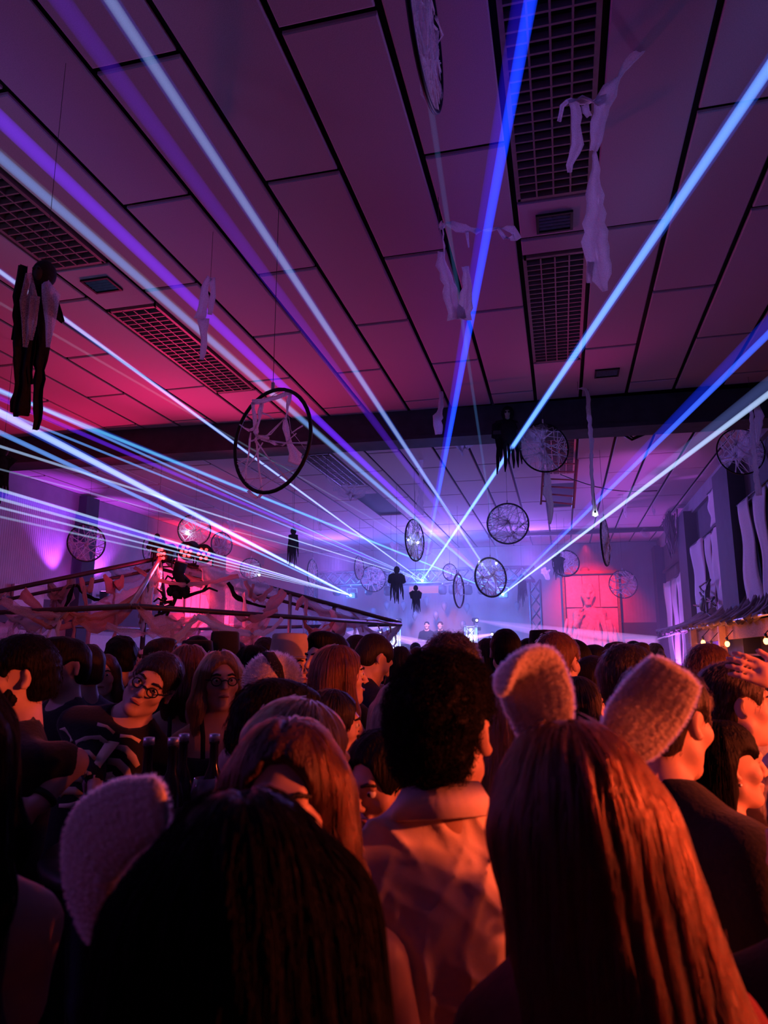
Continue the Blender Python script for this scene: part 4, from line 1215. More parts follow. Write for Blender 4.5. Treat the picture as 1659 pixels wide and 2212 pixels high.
for i, p in enumerate(bpts):
    t = thing('warm_bulb', p, nm[i] if i < 4 else 'shaded warm bulb outside the right edge, ' + ('farthest', 'second farthest', 'middle one', 'second nearest', 'nearest')[i - 4] + ' along the bar', 'bulb', 'warm bulbs under the bar roof')
    MB().ball(p, (.036, .036, .045), 12, 8).build('globe', FIL, t)
    MB().tube([p + Vector((0, 0, .04)), p + Vector((0, 0, .10))], .02, 8).build('socket', M['black'], t)
    MB().tube([p + Vector((0, 0, .10)), p + Vector((.12, .05, .22))], .006, 5).build('flex', M['black'], t)
    if i < 4:
        lamp('warm_bulb_light', 'POINT', p + Vector((-.08, 0, -.02)), (1.0, 0.20, 0.05), 6, size=.04)
    else:
        MB().lathe(p, [(.04, .10), (.09, .06), (.13, -.01), (.125, -.01), (.085, .055), (.03, .09)], 20).build('shade', M['black'], t)
        lamp('warm_bulb_light', 'SPOT', p + Vector((0, 0, -.03)), (1.0, 0.11, 0.035), 640 if p.y < 1.5 else 105, p + Vector((-1, 0.0, -.42)), .05, 112, .6)  # added spot, warm light from the right on the near people
# bottles and jars on the bar shelf
gl = mat('amber_glass', (0.5, 0.16, 0.06), 0.12, spec=0.6)
first = None
for i, (x, y, d) in enumerate(((1594, 1412, 9.4), (1598, 1416, 9.1), (1624, 1412, 8.9), (1640, 1414, 8.7), (1652, 1410, 8.6), (1585, 1415, 9.6))):
    q = at_d(x, y, d)
    q = Vector((2.84, q.y, 1.735))
    if first is None:
        t = thing('bottle', q, 'amber bottle on the bar shelf, last but one from the far end', 'bottle', 'bottles on the bar shelf')
        MB().lathe(q, [(.04, 0), (.042, .02), (.042, .15), (.016, .20), (.014, .26), (.017, .265), (.017, .275)], 14).build('glass', gl, t)
        MB().lathe(q + Vector((0, 0, .275)), [(.018, 0), (.018, .02), (.004, .022)], 12).build('stopper', M['alu'], t)
        first = t
    else:
        c = copy_tree(first)
        c.location = q
        c['label'] = 'amber bottle on the bar shelf, ' + ('', 'third from the far end', 'fourth from the far end', 'second nearest the right edge', 'nearest the right edge', 'at the far end')[i]

# ------------------------------------------------------------------ bodies: a distance field meshed into one continuous skin
def axis(lo, hi, f0, f1, hf, hc):
    f0, f1 = max(lo, f0), min(hi, f1)
    if f1 <= f0:
        return np.arange(lo, hi + hc, hc).astype(np.float32)
    mid = list(np.arange(f0, f1 + hf * .5, hf))
    h, p = hf, mid[0]
    left = []
    while p > lo:
        h = min(h * 1.25, hc)
        p -= h
        left.append(p)
    h, p = hf, mid[-1]
    right = []
    while p < hi:
        h = min(h * 1.25, hc)
        p += h
        right.append(p)
    return np.array(left[::-1] + mid + right, dtype=np.float32)


class Field:
    def __init__(s, xs, ys, zs):
        s.ax = (xs, ys, zs)
        s.D = np.full((len(xs), len(ys), len(zs)), 0.3, dtype=np.float32)

    def win(s, lo, hi):
        sl = tuple(slice(max(0, int(np.searchsorted(a, l)) - 1), int(np.searchsorted(a, h)) + 1) for a, l, h in zip(s.ax, lo, hi))
        X = s.ax[0][sl[0]][:, None, None]
        Y = s.ax[1][sl[1]][None, :, None]
        Z = s.ax[2][sl[2]][None, None, :]
        return sl, X, Y, Z

    def prim(s, p):
        kind = p[0]
        if kind in 'Ee':
            _, c, r, rot, k = p
            m = max(r) + .07 + k
            sl, X, Y, Z = s.win([v - m for v in c], [v + m for v in c])
            x, y, z = X - c[0], Y - c[1], Z - c[2]
            if rot is not None:
                x, y, z = (rot[0][i] * x + rot[1][i] * y + rot[2][i] * z for i in range(3))
            k0 = np.sqrt((x / r[0]) ** 2 + (y / r[1]) ** 2 + (z / r[2]) ** 2)
            k1 = np.sqrt((x / r[0] ** 2) ** 2 + (y / r[1] ** 2) ** 2 + (z / r[2] ** 2) ** 2) + 1e-6
            d = k0 * (k0 - 1) / k1
        elif kind in 'Cc':
            _, a, b, ra, rb, k = p
            m = max(ra, rb) + .07 + k
            sl, X, Y, Z = s.win([min(u, v) - m for u, v in zip(a, b)], [max(u, v) + m for u, v in zip(a, b)])
            ab = [v - u for u, v in zip(a, b)]
            L2 = sum(v * v for v in ab) + 1e-9
            t = np.clip(((X - a[0]) * ab[0] + (Y - a[1]) * ab[1] + (Z - a[2]) * ab[2]) / L2, 0, 1)
            d = np.sqrt((X - a[0] - ab[0] * t) ** 2 + (Y - a[1] - ab[1] * t) ** 2 + (Z - a[2] - ab[2] * t) ** 2) - (ra + (rb - ra) * t)
        elif kind == 'p':      # half-space removed: the side n points to
            _, c, n, k = p
            sl, X, Y, Z = s.win([-9] * 3, [9] * 3)
            d = -((X - c[0]) * n[0] + (Y - c[1]) * n[1] + (Z - c[2]) * n[2])
        A = s.D[sl]
        if A.size == 0:
            return
        if kind in 'EC':
            m = np.maximum(k - np.abs(A - d), 0) / k
            s.D[sl] = np.minimum(A, d) - m * m * k * .25
        else:
            d = -d
            m = np.maximum(k - np.abs(A - d), 0) / k
            s.D[sl] = np.maximum(A, d) + m * m * k * .25

    def mesh(s):
        D = s.D
        S = D < 0
        ax = s.ax
        nc = [n - 1 for n in D.shape]
        keys, pos, quads = [], [], []
        for a in range(3):
            lo = [slice(None)] * 3
            hi = [slice(None)] * 3
            lo[a], hi[a] = slice(0, -1), slice(1, None)
            lo, hi = tuple(lo), tuple(hi)
            I = np.nonzero(S[lo] != S[hi])
            if len(I[0]) == 0:
                continue
            J = list(I)
            J[a] = I[a] + 1
            da, db = D[I], D[tuple(J)]
            t = da / (da - db)
            P = np.stack([ax[q][I[q]] for q in range(3)], 1).astype(np.float64)
            P[:, a] += t * (ax[a][I[a] + 1] - ax[a][I[a]])
            b, c = (a + 1) % 3, (a + 2) % 3
            cells = []
            ok = (I[b] > 0) & (I[c] > 0) & (I[b] < nc[b]) & (I[c] < nc[c])
            for ob, oc in ((0, 0), (1, 0), (1, 1), (0, 1)):
                Q = [I[0].copy(), I[1].copy(), I[2].copy()]
                Q[b] = Q[b] - ob
                Q[c] = Q[c] - oc
                k = (Q[0] * nc[1] + Q[1]) * nc[2] + Q[2]
                v = (Q[b] >= 0) & (Q[c] >= 0) & (Q[b] < nc[b]) & (Q[c] < nc[c])
                keys.append(k[v])
                pos.append(P[v])
                cells.append(k)
            q = np.stack(cells, 1)[ok]
            inside = S[lo][I][ok]
            q[~inside] = q[~inside][:, ::-1]
            quads.append(q)
        K = np.concatenate(keys)
        P = np.concatenate(pos)
        u, inv = np.unique(K, return_inverse=True)
        cnt = np.bincount(inv)
        V = np.stack([np.bincount(inv, weights=P[:, i]) / cnt for i in range(3)], 1)
        Q = np.searchsorted(u, np.concatenate(quads))
        return V, Q

    def sample(s, P):
        """Trilinear sample at points n x 3 (uniform or not)."""
        I, T = [], []
        for a in range(3):
            x = np.clip(P[:, a], s.ax[a][0], s.ax[a][-1] - 1e-5)
            i = np.clip(np.searchsorted(s.ax[a], x, side='right') - 1, 0, len(s.ax[a]) - 2)
            I.append(i)
            T.append((x - s.ax[a][i]) / (s.ax[a][i + 1] - s.ax[a][i]))
        r = 0
        for dx in (0, 1):
            for dy in (0, 1):
                for dz in (0, 1):
                    w = (T[0] if dx else 1 - T[0]) * (T[1] if dy else 1 - T[1]) * (T[2] if dz else 1 - T[2])
                    r = r + w * s.D[I[0] + dx, I[1] + dy, I[2] + dz]
        return r

    def grad(s, P, e=.006):
        G = np.stack([s.sample(P + np.eye(3)[a] * e) - s.sample(P - np.eye(3)[a] * e) for a in range(3)], 1)
        return G / (np.linalg.norm(G, axis=1, keepdims=True) + 1e-9)


def bounds(prims, pad=.03):
    lo, hi = np.full(3, 9.), np.full(3, -9.)
    for p in prims:
        if p[0] == 'E':
            m = max(p[2])
            lo, hi = np.minimum(lo, np.array(p[1]) - m), np.maximum(hi, np.array(p[1]) + m)
        elif p[0] == 'C':
            m = max(p[3], p[4])
            for q in (p[1], p[2]):
                lo, hi = np.minimum(lo, np.array(q) - m), np.maximum(hi, np.array(q) + m)
    return lo - pad, hi + pad


def field_of(prims, fine=None, hf=.007, hc=.022, disp=None):
    lo, hi = bounds(prims)
    if fine is None:
        xs, ys, zs = (np.arange(l, h + hf, hf).astype(np.float32) for l, h in zip(lo, hi))
    else:
        xs, ys, zs = (axis(l, h, f[0], f[1], hf, hc) for l, h, f in zip(lo, hi, fine))
    F = Field(xs, ys, zs)
    for p in prims:
        F.prim(p)
    if disp is not None:
        F.D += disp(xs[:, None, None], ys[None, :, None], zs[None, None, :]).astype(np.float32)
    return F


def lmesh(name, V, Q, m, parent):
    me = bpy.data.meshes.new(name)
    V = np.asarray(V, dtype=np.float32)
    Q = np.asarray(Q, dtype=np.int32)
    me.vertices.add(len(V))
    me.vertices.foreach_set('co', V.ravel())
    n, w = Q.shape
    me.loops.add(n * w)
    me.loops.foreach_set('vertex_index', Q.ravel())
    me.polygons.add(n)
    me.polygons.foreach_set('loop_start', np.arange(0, n * w, w, dtype=np.int32))
    me.polygons.foreach_set('use_smooth', np.ones(n, dtype=bool))
    me.update(calc_edges=True)
    me.validate()
    me.materials.append(m)
    o = bpy.data.objects.new(name, me)
    COL.objects.link(o)
    o.parent = parent
    return o


def strands(name, P, rad, m, parent):
    """P: n x k x 3 points of hair strands, as hair curves."""
    n, k, _ = P.shape
    c = bpy.data.hair_curves.new(name)
    c.add_curves([k] * n)
    c.points.foreach_set('position', P.astype(np.float32).ravel())
    rr = np.tile(np.linspace(1, .35, k), n) * rad
    c.points.foreach_set('radius', rr.astype(np.float32))
    c.materials.append(m)
    o = bpy.data.objects.new(name, c)
    COL.objects.link(o)
    o.parent = parent
    o['kind'] = 'stuff'
    return o


def hair_mat(name, color, rough=0.35):
    m = bpy.data.materials.new(name)
    nt, N, L = nodes_of(m)
    N.remove(N['Principled BSDF'])
    h = N.new('ShaderNodeBsdfHairPrincipled')
    h.parametrization = 'COLOR'
    h.inputs['Color'].default_value = (*color, 1)
    h.inputs['Roughness'].default_value = rough
    h.inputs['Radial Roughness'].default_value = .5
    if 'Random Color' in h.inputs:
        h.inputs['Random Color'].default_value = .2
    L.new(h.outputs[0], N['Material Output'].inputs['Surface'])
    return m


HAIRC = {'black': (.007, .006, .0065), 'dark': (.020, .012, .010), 'brown': (.075, .028, .014), 'auburn': (.12, .045, .025), 'blond': (.34, .20, .10), 'fair': (.5, .36, .24), 'grey': (.25, .22, .22)}
HM = {k: mat('hair_' + k, tuple(c * .8 for c in v), .55, noise=.4, scale=14, bump=.7, bscale=26, spec=.12 if k == 'black' else .35, stretch=(5, 5, .6)) for k, v in HAIRC.items()}
HS = {k: mat('strand_black', (.006, .005, .006), .75, spec=.12) if k == 'black' else hair_mat('strand_' + k, tuple(min(.9, c * (.6 if c < .05 else .85)) for c in v)) for k, v in HAIRC.items()}
SK = {'pale': mat('pale_skin', (.66, .43, .34), .5, noise=.06, scale=25, spec=.35), 'tan': mat('tan_skin', (.50, .30, .22), .5, noise=.06, scale=25, spec=.35)}
EYEW = mat('eye_white', (.7, .68, .66), .2)
EYED = mat('dark_iris', (.02, .012, .01), .15)


def cloth(name, color, **k):
    return mat(name, color, .9, noise=.12, scale=40, bump=.25, bscale=90, sheen=.15, **k)


CL = {'black': cloth('black_cotton', (.014, .013, .016)), 'navy': M['navy'], 'white': cloth('white_cotton', (.72, .66, .66)), 'shirt': mat('crumpled_shirt', (.80, .64, .54), .85, noise=.06, scale=30, bump=.12, bscale=400),
      'violet': cloth('pale_violet_cloth', (.45, .34, .55)), 'red': cloth('dark_red_cloth', (.22, .03, .04)), 'grey': cloth('grey_cotton', (.16, .15, .18)), 'pink': cloth('pink_blouse', (.62, .36, .40)),
      'maroon': cloth('maroon_cloth', (.07, .02, .03)), 'denim': cloth('dark_denim', (.03, .035, .06))}
PLUSH = mat('cream_plush', (.62, .50, .42), .95, noise=.1, scale=80, bump=.5, bscale=160, sheen=.4)
PLUSHS = hair_mat('plush_fibre', (.75, .62, .52), .7)


def nz(X, Y, Z, f, s=0.0):
    return (np.sin(X * f + 1.7 * np.sin(Y * f * .7 + s) + s) * np.sin(Y * f * 1.1 + 1.3 * np.sin(Z * f * .8 + s * 2)) + np.sin(Z * f * .9 + 1.5 * np.sin(X * f * .6 + s * 3)) * np.sin((X + Y) * f * .7 + s)) * .5


def head_prims(T, hs=1.0, face=True, jaw=1.0):
    """Head in its own frame (centre at the origin, face to +Y), placed by the matrix T."""
    R3 = T.to_3x3()

    def pt(x, y, z):
        return tuple(T @ Vector((x * hs, y * hs, z * hs)))
    Rm = [list(r) for r in R3]

    def E(c, r, k, rot=None, kind='E'):
        m = Rm if rot is None else [list(q) for q in (R3 @ rot)]
        return (kind, pt(*c), tuple(v * hs for v in r), m, k * hs)

    def C(a, b, ra, rb, k, kind='C'):
        return (kind, pt(*a), pt(*b), ra * hs, rb * hs, k * hs)
    P = [E((0, -.014, .033), (.076, .096, .086), .02), E((0, .028, -.032), (.058 * jaw, .062, .082), .035)]
    for s_ in (-1, 1):
        P.append(C((s_ * .05 * jaw, .015, -.065), (s_ * .012, .07, -.098), .020, .019, .03))
    P.append(E((0, .078, -.098), (.022 * jaw, .018, .017), .02))
    if face:
        P.append(C((-.034, .083, .030), (.034, .083, .030), .012, .012, .02))
        for s_ in (-1, 1):
            P.append(E((s_ * .045, .060, -.022), (.024, .022, .022), .025))
            P.append(E((s_ * .032, .103, .008), (.019, .016, .012), .014, None, 'e'))
            P.append(C((s_ * .020, .092, .016), (s_ * .043, .084, .014), .0045, .004, .004))
        P.append(C((0, .092, .020), (0, .114, -.022), .0085, .0125, .012))
        for s_ in (-1, 1):
            P.append(E((s_ * .012, .103, -.029), (.008, .010, .007), .008))
        P.append(C((-.020, .092, -.056), (.020, .092, -.056), .0065, .0065, .008))
        P.append(C((-.016, .091, -.069), (.016, .091, -.069), .0075, .0075, .008))
        P.append(C((-.022, .103, -.0625), (.022, .103, -.0625), .003, .003, .004, 'c'))
    for s_ in (-1, 1):
        rot = Matrix.Rotation(s_ * R(-34), 3, 'Z') @ Matrix.Rotation(R(8), 3, 'X')
        P.append(E((s_ * .084, -.014, -.006), (.010, .021, .034), .008, rot))
        P.append(E((s_ * .092, -.003, -.004), (.008, .011, .019), .006, rot, 'e'))
    return P


def hand_prims(w, d, n, s=1.0, curl=.35, left=1):
    """Open hand at wrist w, pointing along d, palm normal n: palm, four fingers with two bends, thumb."""
    w, d, n = Vector(w), Vector(d).normalized(), Vector(n).normalized()
    sd = d.cross(n).normalized() * left
    P = [('C', tuple(w), tuple(w + d * .05 * s), .022 * s, .026 * s, .02), ('C', tuple(w + d * .045 * s - sd * .022 * s), tuple(w + d * .075 * s - sd * .024 * s), .016 * s, .014 * s, .015), ('C', tuple(w + d * .045 * s + sd * .02 * s), tuple(w + d * .075 * s + sd * .024 * s), .016 * s, .014 * s, .015)]
    for i, (o, L_) in enumerate(((-.030, .060), (-.010, .074), (.011, .078), (.031, .068))):
        a = w + d * .082 * s + sd * o * s
        q = d
        r = .0088 * s
        for j, f in enumerate((.45, .32, .23)):
            q = (q + n * curl * (.5 + j * .5) + sd * o * .8).normalized()
            b = a + q * L_ * f * s
            P.append(('C', tuple(a), tuple(b), r, r * .92, .004))
            a, r = b, r * .92
    a = w + d * .03 * s + sd * .028 * s
    b = a + (d * .6 + sd * .75 + n * .3).normalized() * .038 * s
    c = b + (d * .9 + sd * .3 + n * .3).normalized() * .030 * s
    P += [('C', tuple(a), tuple(b), .013 * s, .011 * s, .012), ('C', tuple(b), tuple(c), .0105 * s, .009 * s, .004)]
    return P


trouser_mesh = {}
INFO = {}
PPOS = []


def person(px, py, d, fv, label, sex='m', hair='short', hc='dark', top='tee', tc='black', skin='tan', hp=0.0, hy=0.0, hr=0.0, lean=0.0, side=0.0, arms=None, q=1.0, fine=None,
           eyes=False, wrinkle=0.0, strand=0, hands=True, extra=None, hat=None, group='party guests in the hall', legs='denim', hair_w=1.0, bald=False, jaw=None, sw=1.0, low=None, hlen=1.0, name='person', bun=None, beard=False, base=0.0, hshift=0.0, tuck=0):
    rg = random.Random(int(px * 7 + py))
    if q == 1.0:
        q = min(1.8, max(1.0, d / 1.9))
    Hc = at_d(px, py, d)
    az = math.degrees(math.atan2(-Hc.x, Hc.y))
    male = sex == 'm'
    hs = 1.0 if male else .955
    # upper body and head transforms (reference height 1.75)
    U = Matrix.Translation((0, 0, 1.0)) @ Matrix.Rotation(R(-lean), 4, 'X') @ Matrix.Rotation(R(side), 4, 'Y') @ Matrix.Translation((0, 0, -1.0))
    Hm = U @ Matrix.Translation((0, -.012, 1.515)) @ Matrix.Rotation(R(hy), 4, 'Z') @ Matrix.Rotation(R(-hp), 4, 'X') @ Matrix.Rotation(R(hr), 4, 'Y') @ Matrix.Translation((0, .018, .118))
    hl = Hm.translation
    s = (Hc.z - base) / hl.z
    rz = R(fv + az)
    root = thing(name, (0, 0, 0), label, 'person', group, rz)
    root.scale = (s, s, s)
    off = Matrix.Rotation(rz, 3, 'Z') @ Vector((hl.x * s, hl.y * s, 0))
    root.location = (Hc.x - off.x, Hc.y - off.y, base)
    INFO[root.name] = (hl.copy(), s)
    PPOS.append((root.location.x + 0, root.location.y + 0, label))
    tl = lambda w: Matrix.Rotation(-rz, 3, 'Z') @ (Vector(w) - root.location) / s
    u = lambda x, y, z: tuple(U @ Vector((x, y, z)))
    Um = [list(r) for r in U.to_3x3()]
    sh = (.185 if male else .158) * sw
    ch = (.165 if male else .142) * (sw * .5 + .5)
    body, topp = [], []
    for g in (-1, 1):
        body += [('C', (g * .085, 0, .93), (g * .095, .012, .49), .085, .055, .03), ('C', (g * .095, .012, .49), (g * .10, -.012, .09), .052, .036, .02), ('C', (g * .10, -.02, .05), (g * .115, .13, .035), .038, .030, .03)]
    tor = [('E', (0, 0, .95), (.165, .115, .13), None, .04), ('E', u(0, .0, 1.10), (.138 if male else .118, .095, .15), Um, .06), ('E', u(0, 0, 1.29), (ch, .112 if male else .10, .19), Um, .06),
           ('C', u(-sh * .78, -.012, 1.388), u(sh * .78, -.012, 1.388), .052, .052, .06)]
    for g in (-1, 1):
        tor.append(('C', u(g * sh * .72, -.014, 1.40), u(g * .03, -.016, 1.488), .036, .036, .05))
        if not male:
            tor.append(('E', u(g * .07, .085, 1.28), (.062, .055, .062), None, .04))
    nk = ('C', u(0, -.018, 1.45), tuple(Hm @ Vector((0, -.022, -.06))), .058 if male else .049, .054 if male else .046, .04)
    body += tor + [nk]
    ar = (arms(tl, u, sh) if arms else None) or [None, None]
    armp = []
    wr = []
    for g, A in zip((-1, 1), ar):
        S = Vector(u(g * sh, -.012, 1.385))
        if A is None:
            el, wrist, hd, hn = Vector(u(g * (sh + .06), -.03, 1.13)), Vector(u(g * (sh + .03), .13, .93)), Vector((0, .6, -.8)), Vector((-g, 0, 0))
        else:
            el, wrist, hd, hn = (Vector(v) for v in A)
        armp.append((S, el, wrist))
        body += [('C', tuple(S), tuple(el), .050 if male else .041, .039 if male else .032, .03), ('C', tuple(el), tuple(wrist), .040 if male else .032, .027 if male else .022, .02)]
        if hands:
            body += hand_prims(wrist, hd, hn, 1.0 if male else .9, .35, -g)
    J = jaw or (1.0 if male else .92)
    body += head_prims(Hm, hs, True, J)
    fx = [(hl.x - .115, hl.x + .115), (hl.y - .125, hl.y + .14), (hl.z - .20, hl.z + .15)]
    if fine:
        fx = [(min(a[0], b[0]), max(a[1], b[1])) for a, b in zip(fx, fine)]
    F = field_of(body, fx, .0062 * q, .022)
    V, Q = F.mesh()
    lmesh('body', V, Q, SK[skin], root)
    pt = lambda x, y, z: Hm @ Vector((x * hs, y * hs, z * hs))
    if eyes:
        for g in (-1, 1):
            MB().ball(pt(g * .032, .0815, .007), .0125 * hs, 12, 8).lbuild('eye', EYEW, root)
            MB().ball(pt(g * .032, .0905, .007), .0062 * hs, 10, 6).lbuild('iris', EYED, root)
            MB().tube([pt(g * .015, .099, .029), pt(g * .034, .095, .034), pt(g * .052, .080, .027)], [.004, .005, .003], 6).lbuild('eyebrow', HM['dark'], root)
        MB().tube([pt(-.022, .0985, -.061), pt(0, .1025, -.059), pt(.022, .0985, -.061)], [.003, .006, .003], 6).lbuild('lips', mat('lips', (.42, .14, .13), .4), root)
    if beard:
        b = field_of(head_prims(Hm, hs * 1.045, False, 1.0) + [('p', tuple(pt(0, 0, -.045)), tuple(Hm.to_3x3() @ Vector((0, -.55, .83))), .012)], None, .008)
        lmesh('beard', *b.mesh(), HM[hc], root)
    # trousers and shoes: shared by all, in the standing pose
    if legs not in trouser_mesh:
        tp = []
        for g in (-1, 1):
            tp += [('C', (g * .085, 0, .93), (g * .095, .012, .49), .098, .070, .03), ('C', (g * .095, .012, .49), (g * .10, -.012, .10), .068, .056, .02)]
        tp += [('E', (0, 0, .95), (.178, .128, .14), None, .04), ('p', (0, 0, 1.04), (0, 0, 1), .01)]
        o = lmesh('trousers', *field_of(tp, None, .018).mesh(), CL[legs], root)
        sp_ = []
        for g in (-1, 1):
            sp_ += [('C', (g * .10, -.03, .055), (g * .118, .15, .045), .050, .042, .03), ('p', (0, 0, .004), (0, 0, -1), .004)]
        o2 = lmesh('shoes', *field_of(sp_, None, .014).mesh(), CL['black'], root)
        trouser_mesh[legs] = (o, o2)
    else:
        for o in trouser_mesh[legs]:
            c = o.copy()
            COL.objects.link(c)
            c.parent = root
    # the top
    if top != 'none':
        g_ = .014
        tp = [(p[0], p[1], tuple(v + g_ for v in p[2]), p[3], p[4]) if p[0] in 'Ee' else (p[0], p[1], p[2], p[3] + g_, p[4] + g_, p[5]) for p in tor]
        for gsd, (S, el, wrist) in zip((-1, 1), armp):
            ra, rb, rc_ = (.066, .056, .042) if male else (.054, .046, .034)
            if top in ('tee',):
                tp.append(('C', tuple(S), tuple(S.lerp(el, .72)), ra, rb + .010, .03))
            elif top in ('shirt', 'jacket', 'long'):
                b_ = .008 if top == 'jacket' else 0
                tp += [('C', tuple(S), tuple(el), ra + b_, rb + b_, .03), ('C', tuple(el), tuple(el.lerp(wrist, .96)), rb + b_, rc_ + b_, .02)]
        nr = {'tee': .078, 'shirt': .066, 'jacket': .07, 'long': .075, 'tank': .10, 'strap': .11}[top]
        tp.append(('e', u(0, .012, 1.53 if top == 'shirt' else 1.51), (nr, nr * .95, .06 if top == 'shirt' else .075 if top not in ('tank', 'strap') else .13), Um, .015))
        if top == 'tank':
            for g in (-1, 1):
                tp.append(('e', u(g * (sh + .035), 0, 1.37), (.075, .12, .16), Um, .02))
        if top == 'strap':
            tp.append(('p', u(0, 0, low or 1.36), tuple(U.to_3x3() @ Vector((0, 0, 1))), .01))
        dsp = None
        if wrinkle:
            def dsp(X, Y, Z):
                cr = -.35 * nz(X, Y, Z * .6, 26, 1.3)
                for (ax_, az_, f_, sd_, wt) in ((1.0, .35, 62, .3, 1.0), (.75, -.65, 70, 1.9, .9), (.35, 1.0, 78, 3.1, .6), (1.0, .05, 95, 4.4, .6), (.6, .8, 115, 5.2, .5), (.8, -.5, 130, 2.2, .4)):
                    wv = X * ax_ * f_ + Z * az_ * f_ + 2.2 * np.sin(Z * 13 + sd_) + 1.6 * np.sin(X * 23 + sd_ * 2) + Y * 8
                    cr = cr - wt * (1 - np.abs(np.sin(wv * .5))) ** 3 * np.clip(.3 + .9 * np.sin(Z * 21 + X * 14 + sd_ * 3) * np.sin(X * 17 - Z * 9 + sd_ * 5), 0, 1)
                return wrinkle * cr
        ff = fine and [(-.3, .3), (-.2, .2), (1.12, 1.56)]
        Ft = field_of(tp, ff or [(-.3, .3), (-.2, .2), (1.15, 1.56)], (.0058 if wrinkle else .013) * (q if not wrinkle else 1), .025, dsp)
        to = lmesh('top', *Ft.mesh(), CL[tc], root)
        if top == 'strap':
            for g in (-1, 1):
                pts = [Vector(u(g * .075, y, z)) for y, z in ((.118, (low or 1.36) - .02), (.095, 1.42), (.02, 1.497), (-.06, 1.475), (-.115, 1.40), (-.118, (low or 1.36) - .02))]
                MB().ribbon(pts, .018, Vector((1, 0, 0)), .005, 0, 1).lbuild('strap', CL[tc], to)
        if top == 'shirt':
            cb = MB()
            cz = 1.493
            aa = np.linspace(math.pi * .60, math.pi * 2.40, 30)
            row = lambda r_, z_: [Vector(u(r_ * math.cos(a), r_ * .98 * math.sin(a) - .018, cz + z_ - .018 * math.sin(a))) for a in aa]
            ring, inn, out = row(.082, -.004), row(.070, .046), row(.092 + .004, -.002)
            n = len(ring)
            V = ring + inn + out
            Fc = [(i, i + 1, n + i + 1, n + i) for i in range(n - 1)] + [(n + i, n + i + 1, 2 * n + i + 1, 2 * n + i) for i in range(n - 1)]
            cb.add(V, Fc)
            co = cb.lbuild('collar', CL[tc], to)
            md = co.modifiers.new('cloth_thickness', 'SOLIDIFY')
            md.thickness = .004
    # hair
    hair_o = None
    if hair not in ('none',):
        Rm = Hm.to_3x3()
        Rl = [list(r) for r in Rm]
        E = lambda c, r, k, kind='E', rot=None: (kind, tuple(pt(*c)), tuple(v * hs for v in r), Rl if rot is None else [list(x) for x in (Rm @ rot)], k)
        Cc = lambda a, b, ra, rb, k, kind='C': (kind, tuple(pt(*a)), tuple(pt(*b)), ra * hs, rb * hs, k)
        w = hair_w
        if hair in ('short', 'curly', 'crop', 'quiff'):
            gx = {'short': .012, 'curly': .011, 'crop': .006, 'quiff': .010}[hair] * w
            hp_ = [E((0, -.014, .034), (.077 + gx, .098 + gx, .087 + gx), .02), E((0, -.052, -.03), (.060 + gx * .7, .058 + gx * .7, .06 + gx * .5), .03)]
            if hair == 'quiff':
                hp_ += [E((0, .045, .105), (.058, .055, .030), .03)]
            if hair == 'curly':
                hp_ += [E((0, .03, .085), (.07, .07, .045), .04)]
            hp_ += [E((0, .125, -.045), (.10, .085 + .01, .125), .012, 'e'), E((.090, .016, -.045), (.038, .058, .080), .008, 'e'), E((-.090, .016, -.045), (.038, .058, .080), .008, 'e'), ('p', tuple(pt(0, -.06, -.078)), tuple(Rm @ Vector((0, -.2, -1))), .012)]
            dm = {'short': .0035, 'curly': .0065, 'crop': .0015, 'quiff': .003}[hair]
            fq = {'short': 120, 'curly': 105, 'crop': 160, 'quiff': 90}[hair]
            dsp = lambda X, Y, Z: dm * (nz(X, Y, Z, fq, px * .01) + .6 * nz(X, Y, Z, fq * 1.9, 2.1))
            hh = .0055 * q if hair == 'curly' else .007 * q
        else:
            gx = .014 * w
            L_ = {'long': .40, 'bob': .20, 'mid': .28, 'up': .0}[hair] * hlen
            hp_ = [E((0, -.016, .034), (.079 + gx, .101 + gx, .088 + gx), .02), E((0, -.055, -.03), (.072 + gx, .064 + gx, .07), .03)]
            if L_:
                dn = Rm.transposed() @ Vector((0, 0, -1)) if hp > 5 or abs(hr) > 5 else Vector((0, 0, -1))
                b0 = Vector((0, -.062, .0))
                for x0, x1, r0, r1 in ((-.052, -.075, .055, .04), (0, 0, .062, .05), (.052, .075, .055, .04)):
                    a = b0 + Vector((x0 * w, .012 * abs(x0) / .05, 0))
                    b = a + dn * L_ + Vector(((x1 - x0) * w + hshift, -.045 if L_ > .25 else -.01, 0))
                    m_ = a.lerp(b, .5) + Vector((0, -.012, 0))
                    hp_ += [Cc(a, m_, r0 * w, r0 * w, .03), Cc(m_, b, r0 * w, r1 * w * .7, .03)]
                for g in (-1, 1):
                    if g == tuck:
                        hp_.append(E((g * .095, .045, -.03), (.05, .062, .085), .01, 'e'))
                        continue
                    a = Vector((g * .078, .012, .03))
                    b = a + dn * (L_ * .82 + .03) + Vector((g * .022 * w + hshift * .8, .02, 0))
                    hp_ += [Cc(a, a.lerp(b, .5) + Vector((g * .012, .004, 0)), .026 * w, .032 * w, .03), Cc(a.lerp(b, .5) + Vector((g * .012, .004, 0)), b, .032 * w, .014 * w, .03)]
            hp_ += [E((0, .112, -.035), (.070, .085, .128), .012, 'e')]
            hp_ += [E((0, .045, .150), (.005, .10, .03), .015, 'e')] if hair != 'up' else []
            if not L_:
                for g in (-1, 1):
                    hp_.append(E((g * .088, .02, -.05), (.035, .045, .065), .01, 'e'))
                hp_.append(('p', tuple(pt(0, -.06, -.09)), tuple(Rm @ Vector((0, -.2, -1))), .012))
